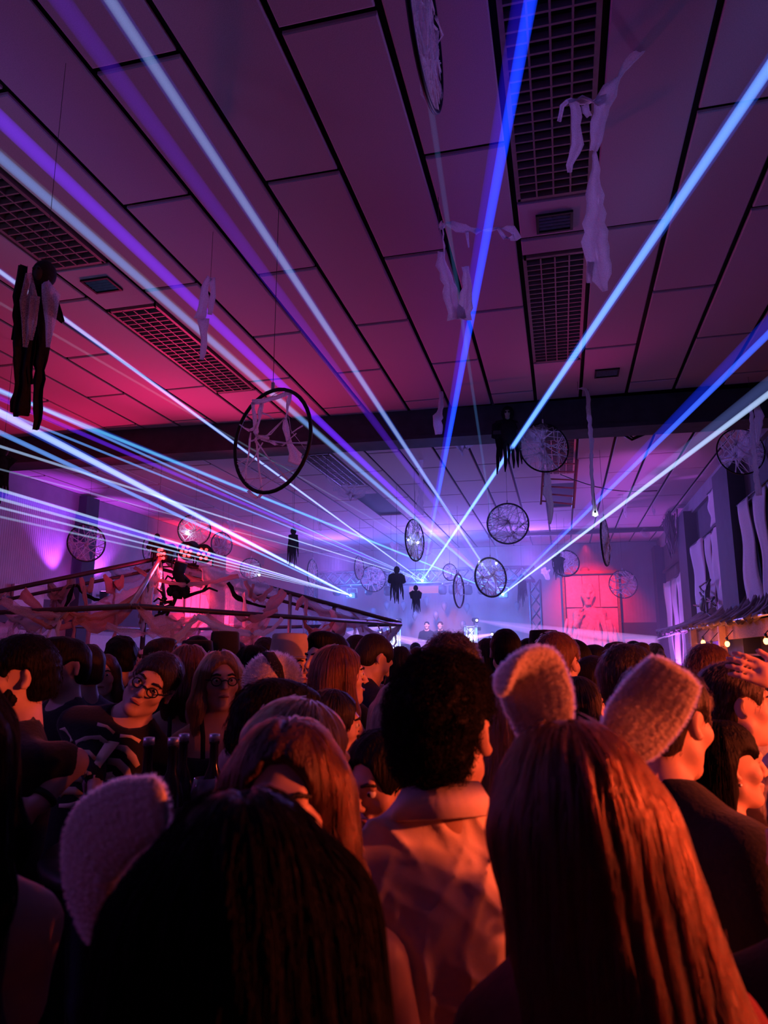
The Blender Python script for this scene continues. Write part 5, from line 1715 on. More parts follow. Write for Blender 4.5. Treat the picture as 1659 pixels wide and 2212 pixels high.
            dsp = lambda X, Y, Z:   .0014 * np.sin(X * 230 + 3 * np.sin(Z * 9 + Y * 14) + 2 * np.sin(Y * 40)) +   .0018 * nz(X, Y, Z * .25, 70, px * .013)
            hh = .006 * q
        if bun:
            for (c, r_) in bun:
                hp_.append(E(c, (r_, r_, r_ * .9), .015))
        Fh = field_of(hp_, None, hh, .02, dsp)
        Vh, Qh = Fh.mesh()
        hair_o = lmesh('hair', Vh, Qh, HM[hc], root)
        if strand:
            ng = np.random.default_rng(int(px) + 5000)
            n = strand
            idx = ng.integers(0, len(Vh), n)
            Hi = np.array(Hm.inverted())
            lc = (np.c_[Vh, np.ones(len(Vh))] @ Hi.T)[:, :3] / hs
            okr = np.ones(len(Vh), bool)
            if hair in ('short', 'curly', 'crop', 'quiff', 'up'):
                okr &= ((np.abs(np.abs(lc[:, 0]) - .086) > .03) | (np.abs(lc[:, 1] + .008) > .034) | (np.abs(lc[:, 2] + .008) > .046))
            else:
                okr &= ~((np.abs(lc[:, 0]) < .06) & (lc[:, 1] > .055) & (lc[:, 2] < .085))
                if tuck:
                    okr &= ~((lc[:, 0] * tuck > .03) & (lc[:, 1] > -.03) & (lc[:, 2] < .05))
            idx = np.nonzero(okr)[0][ng.integers(0, int(okr.sum()), n)]
            P0 = Vh[idx] + ng.normal(0, .003, (n, 3))
            lift = ng.uniform(.0005, .006 if hair not in ('curly',) else .010, n)
            if hair in ('short', 'curly', 'crop', 'quiff'):
                k = 8
                Pn = np.zeros((n, k, 3))
                Gd = Fh.grad(P0)
                tan = np.cross(Gd, ng.normal(0, 1, (n, 3)))
                tan /= np.linalg.norm(tan, axis=1, keepdims=True) + 1e-9
                t2 = np.cross(Gd, tan)
                cu = hair == 'curly'
                dnv = np.array([0, -.3, -1.0])
                dnv = dnv - Gd * (Gd @ dnv)[:, None]
                Ls = ng.uniform(.012, .024, n)[:, None]
                rr_ = (ng.uniform(.003, .006, n) if cu else ng.uniform(.0005, .0015, n))[:, None]
                ph0 = ng.uniform(0, 6.28, n)[:, None]
                for j in range(k):
                    t = j / (k - 1)
                    q_ = ph0 + t * (7.0 if cu else 2.0)
                    Pn[:, j] = P0 + Gd * (lift[:, None] * .3 + (.006 if cu else .003) * t * (1 if cu else 1 - t * .6)) + (tan * np.cos(q_) + t2 * np.sin(q_)) * rr_ * min(1, t * 2) + dnv * Ls * t * (.35 if cu else 1.0)
                strands('hair_strand', Pn, .00055, HS[hc], hair_o)
            else:
                k = 14
                Pn = np.zeros((n, k, 3))
                crown = np.array(pt(0, -.01, .12))
                p = P0.copy()
                zmin = Fh.ax[2][0]
                step = .030 * max(.6, hlen)
                for j in range(k):
                    Gd = Fh.grad(p)
                    Pn[:, j] = p
                    rad = p - crown
                    rad[:, 2] = 0
                    rad /= np.linalg.norm(rad, axis=1, keepdims=True) + 1e-6
                    high = np.clip((p[:, 2] - (crown[2] - .07)) / .07, 0, 1)[:, None]
                    v = np.array([0, 0, -1.0]) * (1 - high * .6) + rad * high * .9
                    v = v + np.stack([.10 * np.sin(p[:, 2] * 22 + idx * .7), .06 * np.cos(p[:, 2] * 19 + idx), 0 * idx], 1)
                    v = v - Gd * (v * Gd).sum(1, keepdims=True) * .9
                    v /= np.linalg.norm(v, axis=1, keepdims=True) + 1e-6
                    p = p + v * step
                    dd = Fh.sample(p)
                    inside = (p[:, 2] > zmin + .02)
                    p = p - Fh.grad(p) * (np.clip(dd - lift, -.03, .03) * inside)[:, None]
                lp = (np.concatenate([Pn, np.ones((n, k, 1))], 2) @ Hi.T)[:, :, :3] / hs
                bad = ((np.abs(lp[:, :, 0]) < .062) & (lp[:, :, 1] > .045) & (lp[:, :, 2] < .082) & (lp[:, :, 2] > -.16)).any(1)
                if tuck:
                    bad |= ((lp[:, :, 0] * tuck > .04) & (lp[:, :, 1] > -.035) & (lp[:, :, 2] < .035)).any(1)
                strands('hair_strand', Pn[~bad], .00060, HS[hc], hair_o)
    if hat:
        hat(root, Hm, hs, pt)
    if extra:
        extra(root, U, Hm, hs, pt, locals())
    return root

# ------------------------------------------------------------------ things people wear
def plush_ear(root, pts, rads, name='plush_ear', flat=.28, label=None, fuzz=1400, tl=None):
    L_ = [tl(at_d(*p)) for p in pts]
    n = 26
    fine, rr = [], []
    for i in range(n):
        t = i / (n - 1) * (len(L_) - 1)
        k = min(int(t), len(L_) - 2)
        f = t - k
        fine.append(L_[k].lerp(L_[k + 1], f))
        rr.append(rads[k] * (1 - f) + rads[k + 1] * f)
    for _ in range(3):
        fine = [fine[0]] + [(fine[i - 1] + 2 * fine[i] + fine[i + 1]) / 4 for i in range(1, n - 1)] + [fine[-1]]
        rr = [rr[0]] + [(rr[i - 1] + 2 * rr[i] + rr[i + 1]) / 4 for i in range(1, n - 1)] + [rr[-1]]
    rr[0] *= .6
    rr[-1] *= .35
    b = MB()
    b.tube(fine, rr, 20, flat=flat)
    V = np.array([tuple(v) for v in b.v])
    root_ = bpy.data.objects.new(name, bpy.data.meshes.new(name))
    root_.data.from_pydata([tuple(v) for v in V], [], b.f)
    root_.data.materials.append(PLUSH)
    root_.data.polygons.foreach_set('use_smooth', [True] * len(b.f))
    COL.objects.link(root_)
    root_.parent = root
    if label:
        root_['label'] = label
    md = root_.modifiers.new('soft', 'SUBSURF')
    md.levels = md.render_levels = 1
    if fuzz:
        ng = np.random.default_rng(5)
        me = root_.data
        nn = np.array([v.normal[:] for v in me.vertices])
        fa = [f for f in b.f if len(f) == 4]
        ii = ng.integers(0, len(fa), fuzz * 3)
        w = ng.dirichlet([1, 1, 1, 1], fuzz * 3)
        fq = np.array(fa)[ii]
        P0 = (V[fq] * w[:, :, None]).sum(1)
        N0 = (nn[fq] * w[:, :, None]).sum(1)
        P = np.stack([P0 + N0 * t * .0032 + ng.normal(0, .0010, P0.shape) * t for t in (0, .5, 1)], 1)
        strands('plush_fuzz', P, .00035, PLUSHS, root_)
    return root_


def loc_tube(root, pts, r, m, name, closed=False, n=8, flat=1.0):
    b = MB().tube(pts, r, n, closed, flat=flat)
    me = bpy.data.meshes.new(name)
    me.from_pydata([tuple(v) for v in b.v], [], b.f)
    me.materials.append(m)
    me.polygons.foreach_set('use_smooth', [True] * len(b.f))
    o = bpy.data.objects.new(name, me)
    COL.objects.link(o)
    o.parent = root
    return o


def loc_mb(root, b, m, name):
    return loc_tube_mesh(root, b, m, name)


def loc_tube_mesh(root, b, m, name):
    me = bpy.data.meshes.new(name)
    me.from_pydata([tuple(v) for v in b.v], [], b.f)
    me.materials.append(m)
    me.polygons.foreach_set('use_smooth', [True] * len(b.f))
    o = bpy.data.objects.new(name, me)
    COL.objects.link(o)
    o.parent = root
    return o


def glasses(root, Hm, hs, pt, m=None):
    m = m or M['black']
    f = loc_tube(root, [pt(-.016, .112, .004), pt(0, .118, .010), pt(.016, .112, .004)], .0028, m, 'glasses')
    for g in (-1, 1):
        loc_tube(f, [pt(g * (.034 + .020 * math.cos(a)), .110 - .006 * (1 + math.cos(a)), .002 + .017 * math.sin(a)) for a in np.linspace(0, 6.283, 19)[:-1]], .0028, m, 'rim', True, 6)
        loc_tube(f, [pt(g * .054, .098, .008), pt(g * .078, .05, .010), pt(g * .084, -.012, .012)], .0025, m, 'temple', False, 6)


def cap_hat(m, h=.10, brim=0.0, r=.098, name='hat', peak=False, taper=.93, z0=.055):
    def f(root, Hm, hs, pt):
        prof = [(1.02, -.012), (1.03, .01), (taper + .04, h * .6), (taper, h * .92), (taper * .9, h), (.02, h + .004)]
        V, Fc = [], []
        n = 24
        for k_, z in prof:
            for i in range(n):
                a = 2 * math.pi * i / n
                V.append(tuple(pt(k_ * r * .86 * math.cos(a), k_ * r * 1.08 * math.sin(a) - .012, z0 + z)))
        for j in range(len(prof) - 1):
            for i in range(n):
                l = (i + 1) % n
                Fc.append((j * n + i, j * n + l, (j + 1) * n + l, (j + 1) * n + i))
        Fc.append(tuple((len(prof) - 1) * n + i for i in range(n)))
        b = MB()
        b.add(V, Fc)
        o = loc_tube_mesh(root, b, m, name)
        if brim or peak:
            b2 = MB()
            V, Fc = [], []
            for zz in (.004, -.006):
                for k_ in (1.0, 1.0):
                    pass
            for kk, zz in ((1.0, 0), (1.0 + brim / r, -.008), (1.0 + brim / r, -.014), (1.0, -.010)):
                for i in range(n):
                    a = 2 * math.pi * i / n
                    ext = kk
                    if peak:
                        ext = 1 + (kk - 1) * max(0, math.sin(a)) ** .6
                    V.append(tuple(pt(ext * r * .87 * math.cos(a), ext * r * 1.09 * math.sin(a) - .012, z0 + zz)))
            for j in range(4):
                for i in range(n):
                    l, jj = (i + 1) % n, (j + 1) % 4
                    Fc.append((j * n + i, j * n + l, jj * n + l, jj * n + i))
            b2.add(V, Fc)
            loc_tube_mesh(o, b2, m, 'brim')
    return f


# ------------------------------------------------------------------ the ragged ghoul in relief on the red panel
yr = YB - .10
gp = [('E', (.80, yr, 3.50), (.19, .17, .27), None, .05), ('E', (.80, yr - .10, 3.36), (.14, .11, .17), None, .06), ('C', (.71, yr - .165, 3.555), (.89, yr - .165, 3.555), .032, .032, .05), ('C', (.80, yr - .17, 3.52), (.80, yr - .23, 3.40), .03, .055, .03),
      ('E', (.66, yr - .12, 3.42), (.06, .06, .06), None, .05), ('E', (.94, yr - .12, 3.42), (.06, .06, .06), None, .05), ('E', (.80, yr - .17, 3.19), (.08, .06, .06), None, .05),
      ('e', (.715, yr - .20, 3.48), (.05, .05, .03), None, .02), ('e', (.885, yr - .20, 3.48), (.05, .05, .03), None, .02), ('c', (.71, yr - .24, 3.295), (.89, yr - .24, 3.295), .018, .018, .02),
      ('C', (.80, yr, 3.2), (.80, yr, 2.95), .11, .14, .06), ('C', (.48, yr, 2.92), (1.16, yr, 2.92), .14, .14, .1), ('E', (.82, yr, 2.60), (.36, .17, .42), None, .1), ('E', (.84, yr, 2.1), (.34, .16, .5), None, .1),
      ('C', (.48, yr, 2.92), (.40, yr - .08, 2.52), .12, .09, .06), ('C', (.40, yr - .08, 2.52), (.56, yr - .20, 2.78), .085, .06, .05), ('C', (1.16, yr, 2.86), (1.44, yr - .02, 2.35), .13, .05, .06), ('C', (.95, yr - .02, 3.0), (1.30, yr - .04, 2.5), .06, .04, .08), ('C', (.70, yr - .06, 2.95), (.95, yr - .10, 2.2), .05, .05, .06), ('C', (.85, yr - .06, 2.95), (1.08, yr - .08, 2.1), .04, .05, .06)]
gp += hand_prims((.56, yr - .20, 2.78), (.12, -.1, 1), (.3, -1, 0), 1.9, .5, 1)
gp += [('C', (.80 + .03 * (k - 4), yr - .10, 3.75), (.80 + .052 * (k - 4), yr - .15 + .012 * abs(k - 4), 3.60 - .035 * abs(k - 4) - .03 * (k % 2)), .03, .012, .03) for k in range(9)]
gp.append(('p', (0, YB - .02, 0), (0, 1, 0), .01))
Vg, Qg = field_of(gp, None, .022, .05, lambda X, Y, Z: .014 * nz(X, Y, Z * .5, 26, 1.0) + .007 * nz(X, Y, Z, 60, 2.0)).mesh()
lmesh('ghoul_bust', Vg - np.array(mr_.location), Qg, M['relief'], mr_)
for k, (x0, z0, L_, w0) in enumerate(((.40, 2.6, 1.0, .16), (.52, 2.45, 1.1, .16), (.66, 2.4, 1.1, .2), (.84, 2.5, 1.2, .2), (1.02, 2.7, 1.2, .2), (1.18, 2.85, 1.2, .2), (1.34, 2.7, 1.1, .2), (1.46, 2.5, .9, .14), (.28, 2.7, 1.0, .14), (.16, 2.75, 1.1, .08))):
    MB().ribbon([(x0 + .10 * (x0 - .85) * j / 3 + .02 * math.sin(j + k), yr - .16 + .05 * abs(x0 - .85), z0 - L_ * j / 8) for j in range(9)], [w0 * (1 - .07 * j) for j in range(9)], Vector((1, 0, 0)), .01, .25, 4, .10).build('rag', M['relief'], mr_)

# ------------------------------------------------------------------ the people close to the camera
def ex_f1(root, U, Hm, hs, pt, L):
    tl = L['tl']
    plush_ear(root, [(360, 1735, .73), (262, 1768, .76), (196, 1828, .78), (186, 1925, .78), (196, 2035, .77)], [.030, .046, .058, .046, .010], 'plush_ear', .30, 'drooping cream plush ear', 2200, tl)
    loc_tube(root, [pt(.096 * math.cos(a), .01, .035 + .094 * math.sin(a)) for a in np.linspace(.1, 3.04, 16)], .006, M['black'], 'headband')


person(516, 1975, .72, 6, 'woman with long dark hair and one drooping plush ear, seen from behind', 'f', 'long', 'black', 'tank', 'black', 'tan', hair_w=1.40, strand=9000, fine=[(-.3, .3), (-.2, .2), (1.3, 1.6)], hlen=1.05, extra=ex_f1, group=None, hands=False)


def ex_f3(root, U, Hm, hs, pt, L):
    tl = L['tl']
    plush_ear(root, [(1178, 1600, .93), (1168, 1530, .93), (1158, 1494, .93), (1142, 1440, .93), (1096, 1442, .90), (1082, 1502, .89)], [.034, .047, .049, .048, .036, .020], 'plush_ear', .30, 'plush ear with its tip folded over', 2600, tl)
    plush_ear(root, [(1328, 1622, .93), (1366, 1578, .94), (1410, 1524, .95), (1438, 1484, .95), (1466, 1440, .95)], [.032, .050, .052, .048, .038], 'plush_ear', .30, 'plush ear standing out to the right', 2600, tl)
    loc_tube(root, [pt(.094 * math.cos(a), -.005, .035 + .094 * math.sin(a)) for a in np.linspace(.1, 3.04, 16)], .007, PLUSH, 'headband')


person(1246, 1776, .88, 8, 'woman with long brown hair wearing two tall cream plush ears, back to us', 'f', 'long', 'brown', 'long', 'red', 'tan', hair_w=1.10, strand=14000, fine=[(-.3, .3), (-.2, .2), (1.3, 1.6)], hlen=1.35, hshift=.075, sw=.86, side=-5, extra=ex_f3, group=None, hands=False)
person(954, 1579, 1.27, 24, 'man with curly dark hair and crumpled pale shirt, back to us, in the middle', 'm', 'curly', 'black', 'shirt', 'shirt', 'tan', strand=9000, hy=-44, wrinkle=.010, fine=[(-.3, .3), (-.2, .2), (1.3, 1.6)], hair_w=1.05, group=None)


def arm_f28(tl, u, sh):
    return [None, (tl(at_d(45, 2160, 1.02)), tl(at_d(-40, 2500, 1.0)), Vector((0, .4, -1)), Vector((-1, 0, 0)))]


person(-150, 1620, 1.02, -10, 'person with a bare shoulder and long dark hair, cut off by the left edge', 'f', 'long', 'black', 'tank', 'maroon', 'tan', arms=arm_f28, hair_w=1.1, group=None, strand=2500)
person(1800, 1830, .98, 10, 'person in black, only the left shoulder showing at the lower right edge', 'm', 'short', 'dark', 'long', 'black', group=None)
person(826, 1690, 1.63, 140, 'smiling woman in profile half hidden left of the curly-haired man', 'f', 'up', 'black', 'strap', 'black', 'tan', hp=14, eyes=True, strand=2500, group=None, q=.9)
person(616, 1732, 1.08, 172, 'woman with centre-parted brown hair bowing her head towards us', 'f', 'long', 'brown', 'tank', 'black', 'pale', hp=3, eyes=True, strand=6000, hair_w=1.08, group=None, hlen=.9)
person(652, 1650, 1.40, -72, 'blonde woman with her hair tied back, behind the centre-parted woman', 'f', 'up', 'blond', 'tank', 'black', 'pale', hp=12, bun=[((0, -.105, .035), .036)], strand=3000, group=None,
       extra=lambda root, U, Hm, hs, pt, L: loc_tube(root, [pt(.030 * math.cos(a), -.095 + .006 * math.sin(a * 3), .035 + .030 * math.sin(a)) for a in np.linspace(0, 6.28, 15)[:-1]], .011, CL['violet'], 'scrunchie', True))
person(592, 1585, 1.72, -60, 'man with black swept hair and a lit forehead behind the blonde', 'm', 'quiff', 'black', 'tee', 'black', 'pale', hp=16, hair_w=1.3, strand=2500, group=None)


def earring(g, m=None):
    def f(root, U, Hm, hs, pt, L):
        MBl = MB().ball(pt(g * .086, -.004, -.045), .0055, 10, 6)
        loc_tube_mesh(root, MBl, m or M['alu'], 'earring')
    return f


person(722, 1566, 2.45, -88, 'woman in sharp profile with an earring, hair slicked back, lit orange', 'f', 'up', 'dark', 'tank', 'red', 'pale', hp=4, eyes=True, bun=[((0, -.10, -.05), .036)], strand=2000, extra=earring(1), group=None)
def hand_f5(tl, u, sh):
    w = at_d(1688, 1474, 2.03)
    d = (at_d(1600, 1436, 2.05) - w)
    n = at_d(1640, 1500, 2.2) - at_d(1640, 1460, 2.05)
    o = tl(Vector((0, 0, 0)))
    return [None, (tl(at_d(1790, 1575, 1.95)), tl(w), tl(d) - o, tl(n) - o)]


person(1590, 1522, 2.2, -72, 'man with dark brushed hair resting a hand on his head, at the right edge', 'm', 'quiff', 'dark', 'tee', 'white', 'pale', arms=hand_f5, eyes=True, strand=3500, fine=[(-.1, .35), (-.2, .2), (1.5, 1.8)], group=None, q=.85)
person(1570, 1652, 1.86, -66, 'woman with dark hair and an earring in front of the man touching his head', 'f', 'long', 'black', 'long', 'black', 'pale', bun=[((-.045, -.115, .02), .045), ((-.06, -.12, -.05), .04)], strand=6000, extra=earring(1), group=None, hair_w=1.0, tuck=1)
person(1442, 1556, 1.58, -38, 'man in black whose head is hidden behind the right plush ear', 'm', 'short', 'dark', 'jacket', 'black', 'pale', hp=8, group=None, strand=1500)
person(1254, 1530, 2.72, -72, 'woman with straight dark hair in profile between the two plush ears', 'f', 'bob', 'dark', 'tank', 'black', 'pale', strand=2500, eyes=True, group=None)
person(1362, 1480, 2.46, -22, 'man with short dark hair seen from behind between the plush ears', 'm', 'short', 'dark', 'tee', 'black', 'tan', hair_w=1.7, strand=2500, group=None)
person(1537, 1462, 2.75, -25, 'man with cropped hair and pale shirt under the warm bulbs', 'm', 'crop', 'brown', 'shirt', 'white', 'pale', group=None, strand=1500)
person(974, 1462, 2.38, -10, 'tall person with big dark hair right behind the curly-haired man', 'm', 'curly', 'dark', 'tee', 'black', 'tan', hair_w=1.5, strand=3000, group=None)
person(1102, 1556, 1.84, -8, 'woman with straight blonde hair between the curly-haired man and the folded plush ear', 'f', 'long', 'blond', 'tank', 'violet', 'pale', strand=3000, group=None, hair_w=.85)
person(868, 1560, 2.06, 6, 'person in a pale violet top mostly hidden behind the curly-haired man', 'f', 'long', 'fair', 'long', 'violet', 'pale', group=None, sw=1.15)


def ex_f23(root, U, Hm, hs, pt, L):
    glasses(root, Hm, hs, pt)
    Ft, top = L['Ft'], L['to']

    def front(x, z):
        p = U @ Vector((x, .0, z))
        ys = np.arange(.30, -.1, -.003)
        dd = Ft.sample(np.stack([np.full(len(ys), p.x), ys, np.full(len(ys), p.z)], 1))
        i = int(np.argmax(dd < 0))
        return Vector((p.x, ys[i] + .002, p.z))
    bone = mat('bone_print', (.85, .68, .50), .8, noise=.1)

    def strip(pts, w):
        P = [front(*q) for q in pts]
        b = MB().ribbon(P, w, Vector((0, 0, 1)) if abs(P[-1].x - P[0].x) > abs(P[-1].z - P[0].z) else Vector((1, 0, 0)), .004, 0, 2)
        loc_tube_mesh(top, b, bone, 'bone_print')
    strip([(0, 1.40), (0, 1.33), (0, 1.26), (0, 1.20)], [.050, .036, .030, .02])
    for g in (-1, 1):
        strip([(g * .012, 1.425), (g * .05, 1.435), (g * .085, 1.428)], [.014, .012, .018])
        for k in range(5):
            z = 1.385 - k * .048
            strip([(g * .016, z), (g * .05, z + .006), (g * .09, z - .012), (g * (.118 - .006 * k), z - .035)], [.022, .028, .028, .018])
        strip([(g * .01, 1.17), (g * .045, 1.145), (g * .08, 1.13)], [.02, .018, .012])
    S, el, wrist = L['armp'][1]
    for a, b_ in ((S.lerp(el, .12), S.lerp(el, .88)),):
        q = [a.lerp(b_, i / 8) + Vector((.02, .062 - .012 * i / 8, 0)) for i in range(9)]
        loc_tube_mesh(top, MB().ribbon(q, [.046, .03, .022, .020, .020, .020, .022, .032, .044], Vector((1, 0, .3)), .004, 0, 2), bone, 'bone_print')
    for o in (-.012, .012):
        q = [el.lerp(wrist, t) + Vector((.012 + o, .052, 0)) for t in (.12, .3, .5, .7, .86)]
        loc_tube_mesh(top, MB().ribbon(q, [.018, .011, .010, .011, .016], Vector((1, 0, 0)), .004, 0, 1), bone, 'bone_print')


def arm_f23(tl, u, sh):
    return [None, (tl(at_d(188, 1600, 2.75)), tl(at_d(205, 1680, 2.6)), Vector((-.2, .5, -.7)), Vector((-1, 0, 0)))]


person(328, 1478, 2.85, 168, 'man with glasses leaning sideways in a black sweater printed with skeleton bones', 'm', 'short', 'dark', 'long', 'black', 'pale', hr=-12, hp=6, side=-22, eyes=True, arms=arm_f23, extra=ex_f23, strand=1500, fine=[(-.3, .3), (-.2, .2), (1.1, 1.5)], group=None)


def arm_f24(tl, u, sh):
    return [(tl(at_d(158, 1648, 2.15)), tl(at_d(85, 1735, 2.05)), Vector((.1, .8, -.3)), Vector((1, 0, 0))), None]


def ex_f24(root, U, Hm, hs, pt, L):
    S, el, w = L['armp'][0]
    d = (w - el).normalized()
    a = d.orthogonal().normalized()
    b = d.cross(a)
    c = w - d * .02
    loc_tube(root, [c + (a * math.cos(t) + b * math.sin(t)) * .030 for t in np.linspace(0, 6.28, 17)[:-1]], .010, M['black'], 'wristwatch', True)


person(38, 1462, 2.3, 96, 'bearded man in black T-shirt and wristwatch, turned left, at the left edge', 'm', 'short', 'black', 'tee', 'black', 'pale', beard=True, arms=arm_f24, extra=ex_f24, strand=2500, hair_w=1.2, fine=[(-.35, .2), (-.2, .35), (1.0, 1.5)], group=None)
person(138, 1442, 3.25, 118, 'man in a dark shirt looking left, behind the bearded man', 'm', 'quiff', 'black', 'tee', 'black', 'pale', group=None)
person(181, 1446, 3.7, 40, 'short-haired man with a pink-lit neck next to the tent post', 'm', 'crop', 'dark', 'tee', 'grey', 'pale', group=None, hair_w=1.4)
person(260, 1424, 4.5, 10, 'person with a round black head of hair behind the skeleton sweater', 'm', 'curly', 'black', 'jacket', 'navy', 'tan', hair_w=1.5, group=None)
person(222, 1460, 4.1, 175, 'small red-haired woman facing us between two dark heads', 'f', 'mid', 'auburn', 'tank', 'black', 'pale', eyes=True, group=None)
person(406, 1452, 3.4, 4, 'woman with shoulder-length reddish hair and a bare upper back', 'f', 'bob', 'auburn', 'strap', 'black', 'pale', strand=2500, group=None, low=1.30, hair_w=1.1)
person(476, 1472, 3.0, 190, 'blonde woman with glasses and bare shoulders facing us', 'f', 'mid', 'blond', 'strap', 'black', 'pale', eyes=True, strand=2500, group=None, low=1.34, extra=lambda root, U, Hm, hs, pt, L: glasses(root, Hm, hs, pt))
person(424, 1424, 4.2, 8, 'person in a black knitted cap behind the reddish-haired woman', 'm', 'short', 'black', 'jacket', 'black', group=None, hat=cap_hat(CL['black'], .085, 0, .104, 'knitted_cap', z0=.02))
person(482, 1432, 4.6, 150, 'person in a black top hat in front of the pink-lit wall', 'm', 'short', 'black', 'jacket', 'black', 'pale', eyes=True, group=None, hat=cap_hat(CL['black'], .14, .05, .102, 'top_hat'))
person(545, 1452, 3.4, 20, 'woman with long straight black hair left of the white fur hat', 'f', 'long', 'black', 'tank', 'black', 'tan', group=None, strand=1500, hair_w=.95)


def ex_f16(root, U, Hm, hs, pt, L):
    F = field_of([('E', tuple(pt(0, -.012, .045)), (.108, .128, .105), None, .02), ('p', tuple(pt(0, 0, .005)), tuple(Hm.to_3x3() @ Vector((0, 0, -1))), .02)], None, .009, .02, lambda X, Y, Z: .004 * nz(X, Y, Z, 130, 1.0))
    V, Q = F.mesh()
    h = lmesh('fur_hat', V, Q, PLUSH, root)
    ng = np.random.default_rng(3)
    i = ng.integers(0, len(V), 4000)
    G = F.grad(V[i])
    strands('fur', np.stack([V[i] + G * t * .012 + ng.normal(0, .003, G.shape) * t for t in (0, .5, 1)], 1), .0005, PLUSHS, h)
    b = MB().ribbon([pt(-.03, -.08, .16), pt(0, -.10, .15), pt(.04, -.13, .10), pt(.07, -.135, .03)], [.012, .034, .026, .008], Vector((1, 0, 0)), .004, .4, 3)
    loc_tube_mesh(h, b, CL['black'], 'feather')


person(590, 1496, 2.7, -10, 'person in a round white fur hat with a dark feather', 'f', 'short', 'dark', 'tank', 'black', 'pale', extra=ex_f16, group=None)
person(628, 1440, 3.8, -132, 'bearded man in a pale felt hat looking to the right', 'm', 'short', 'dark', 'tee', 'black', 'pale', beard=True, eyes=True, group=None, hat=cap_hat(mat('pale_felt', (.55, .44, .36), .9, noise=.1), .115, .012, .106, 'felt_hat', taper=.88))
person(706, 1428, 3.4, 128, 'dark-haired man in black in front of a tent post, turned left', 'm', 'quiff', 'black', 'jacket', 'black', 'pale', eyes=True, group=None)
person(736, 1460, 3.0, -80, 'fair-haired woman with a bare arm, profile to the right', 'f', 'long', 'auburn', 'tank', 'black', 'pale', strand=2500, eyes=True, group=None)
person(808, 1424, 4.0, -58, 'man in a navy jacket bending his head, before the stage', 'm', 'crop', 'dark', 'jacket', 'navy', 'pale', hp=26, lean=8, group=None, sw=1.1, hair_w=1.5)
person(1206, 1432, 3.15, -28, 'man with reddish short hair and pale shirt right of the folded plush ear', 'm', 'short', 'auburn', 'shirt', 'white', 'pale', group=None, strand=1200)
person(1244, 1436, 3.75, -22, 'dark-haired man in a pale top next to the reddish-haired man', 'm', 'crop', 'black', 'tee', 'white', 'pale', group=None, hair_w=1.4)
person(1289, 1442, 4.3, -60, 'young man looking down right, beside the big dark head between the plush ears', 'm', 'short', 'dark', 'tee', 'pink', 'pale', hp=12, group=None)
person(1288, 1476, 3.3, -40, 'woman with hair in a low bun left of the big dark head', 'f', 'up', 'dark', 'tank', 'pink', 'pale', bun=[((0, -.11, -.02), .04)], group=None)
person(1178, 1412, 4.6, -20, 'person in a black brimmed hat, silhouetted before the violet beam', 'm', 'short', 'black', 'jacket', 'black', group=None, hat=cap_hat(CL['black'], .085, .045, .102, 'brimmed_hat'))
person(1142, 1420, 5.2, 0, 'person in a black beret beside the brimmed hat', 'm', 'short', 'black', 'tee', 'black', group=None, hat=cap_hat(CL['black'], .05, .012, .108, 'beret', taper=1.0, z0=.04))
person(922, 1351, 21.3, 176, 'left of two performers behind the booth on the stage', 'm', 'crop', 'dark', 'tee', 'black', 'pale', base=1.0, q=1.3, group=None)
person(951, 1351, 21.3, 168, 'right of two performers behind the booth on the stage', 'm', 'short', 'brown', 'tee', 'black', 'pale', base=1.0, q=1.3, group=None)

# ------------------------------------------------------------------ the rest of the crowd: copies of a few people, each an object of its own
crowd_spec = [
    (1092, 1408, 4.4, 5, 'm', 'short', 'black', 'jacket', 'black', 'dark-haired guest just left of the folded plush ear, seen from behind'),
    (1056, 1416, 5.5, -15, 'f', 'long', 'dark', 'tank', 'violet', 'long-haired guest behind the folded plush ear'),
    (768, 1416, 4.6, 30, 'm', 'crop', 'dark', 'tee', 'grey', 'cropped guest left of the bending man in navy'),
    (660, 1422, 5.6, 170, 'f', 'bob', 'blond', 'tank', 'black', 'light bob-haired guest right of the felt hat'),
    (572, 1414, 6.0, 0, 'm', 'curly', 'dark', 'tee', 'navy', 'curly guest in front of the pink tent wall'),
    (512, 1418, 6.4, -30, 'f', 'up', 'brown', 'tank', 'pink', 'guest with pinned-up hair beside the top hat'),
    (1330, 1420, 6.5, -60, 'm', 'quiff', 'brown', 'shirt', 'white', 'guest in pale shirt before the red monster panel'),
]
tmpl = []
for (x, y, d, fv, sx_, hr_, hc_, tp_, tc_2, lb) in crowd_spec:
    tmpl.append((person(x, y, d, fv, lb, sx_, hr_, hc_, tp_, tc_2, 'pale', q=1.5, hands=False, group=None, eyes=False), fv))
spots = []
rc2 = random.Random(11)
for row, (d, y0, step, xa, xb) in enumerate(((5.2, 1424, 68, 470, 1340), (6.6, 1419, 52, 440, 1420), (8.6, 1416, 46, 430, 1440), (11.5, 1412, 40, 480, 1440), (15.0, 1410, 36, 520, 1440))):
    x = xa
    while x < xb:
        spots.append((x + rc2.uniform(-12, 12), y0 + rc2.uniform(-7, 9), d + rc2.uniform(-.6, .6)))
        x += step * rc2.uniform(.8, 1.3)
for x in (20, 70, 118, 170, 215, 262, 300, 345, 380):
    spots.append((x + rc2.uniform(-8, 8), 1426 + rc2.uniform(-6, 8), 5.4 + rc2.uniform(-.5, .8)))
for x in (200, 232, 288, 330, 372, 405):
    spots.append((x, 1418 + rc2.uniform(-4, 6), 8.5 + rc2.uniform(-.5, .8)))
HAIRW = ['short black hair', 'long dark hair', 'cropped hair', 'a light bob', 'dark curls', 'pinned-up hair', 'brown swept hair']
ROWN = [(6.0, 'front row of the crowd'), (7.6, 'second row of the crowd'), (10.2, 'middle of the crowd'), (13.4, 'far crowd'), (99, 'last row before the stage')]
count = {}
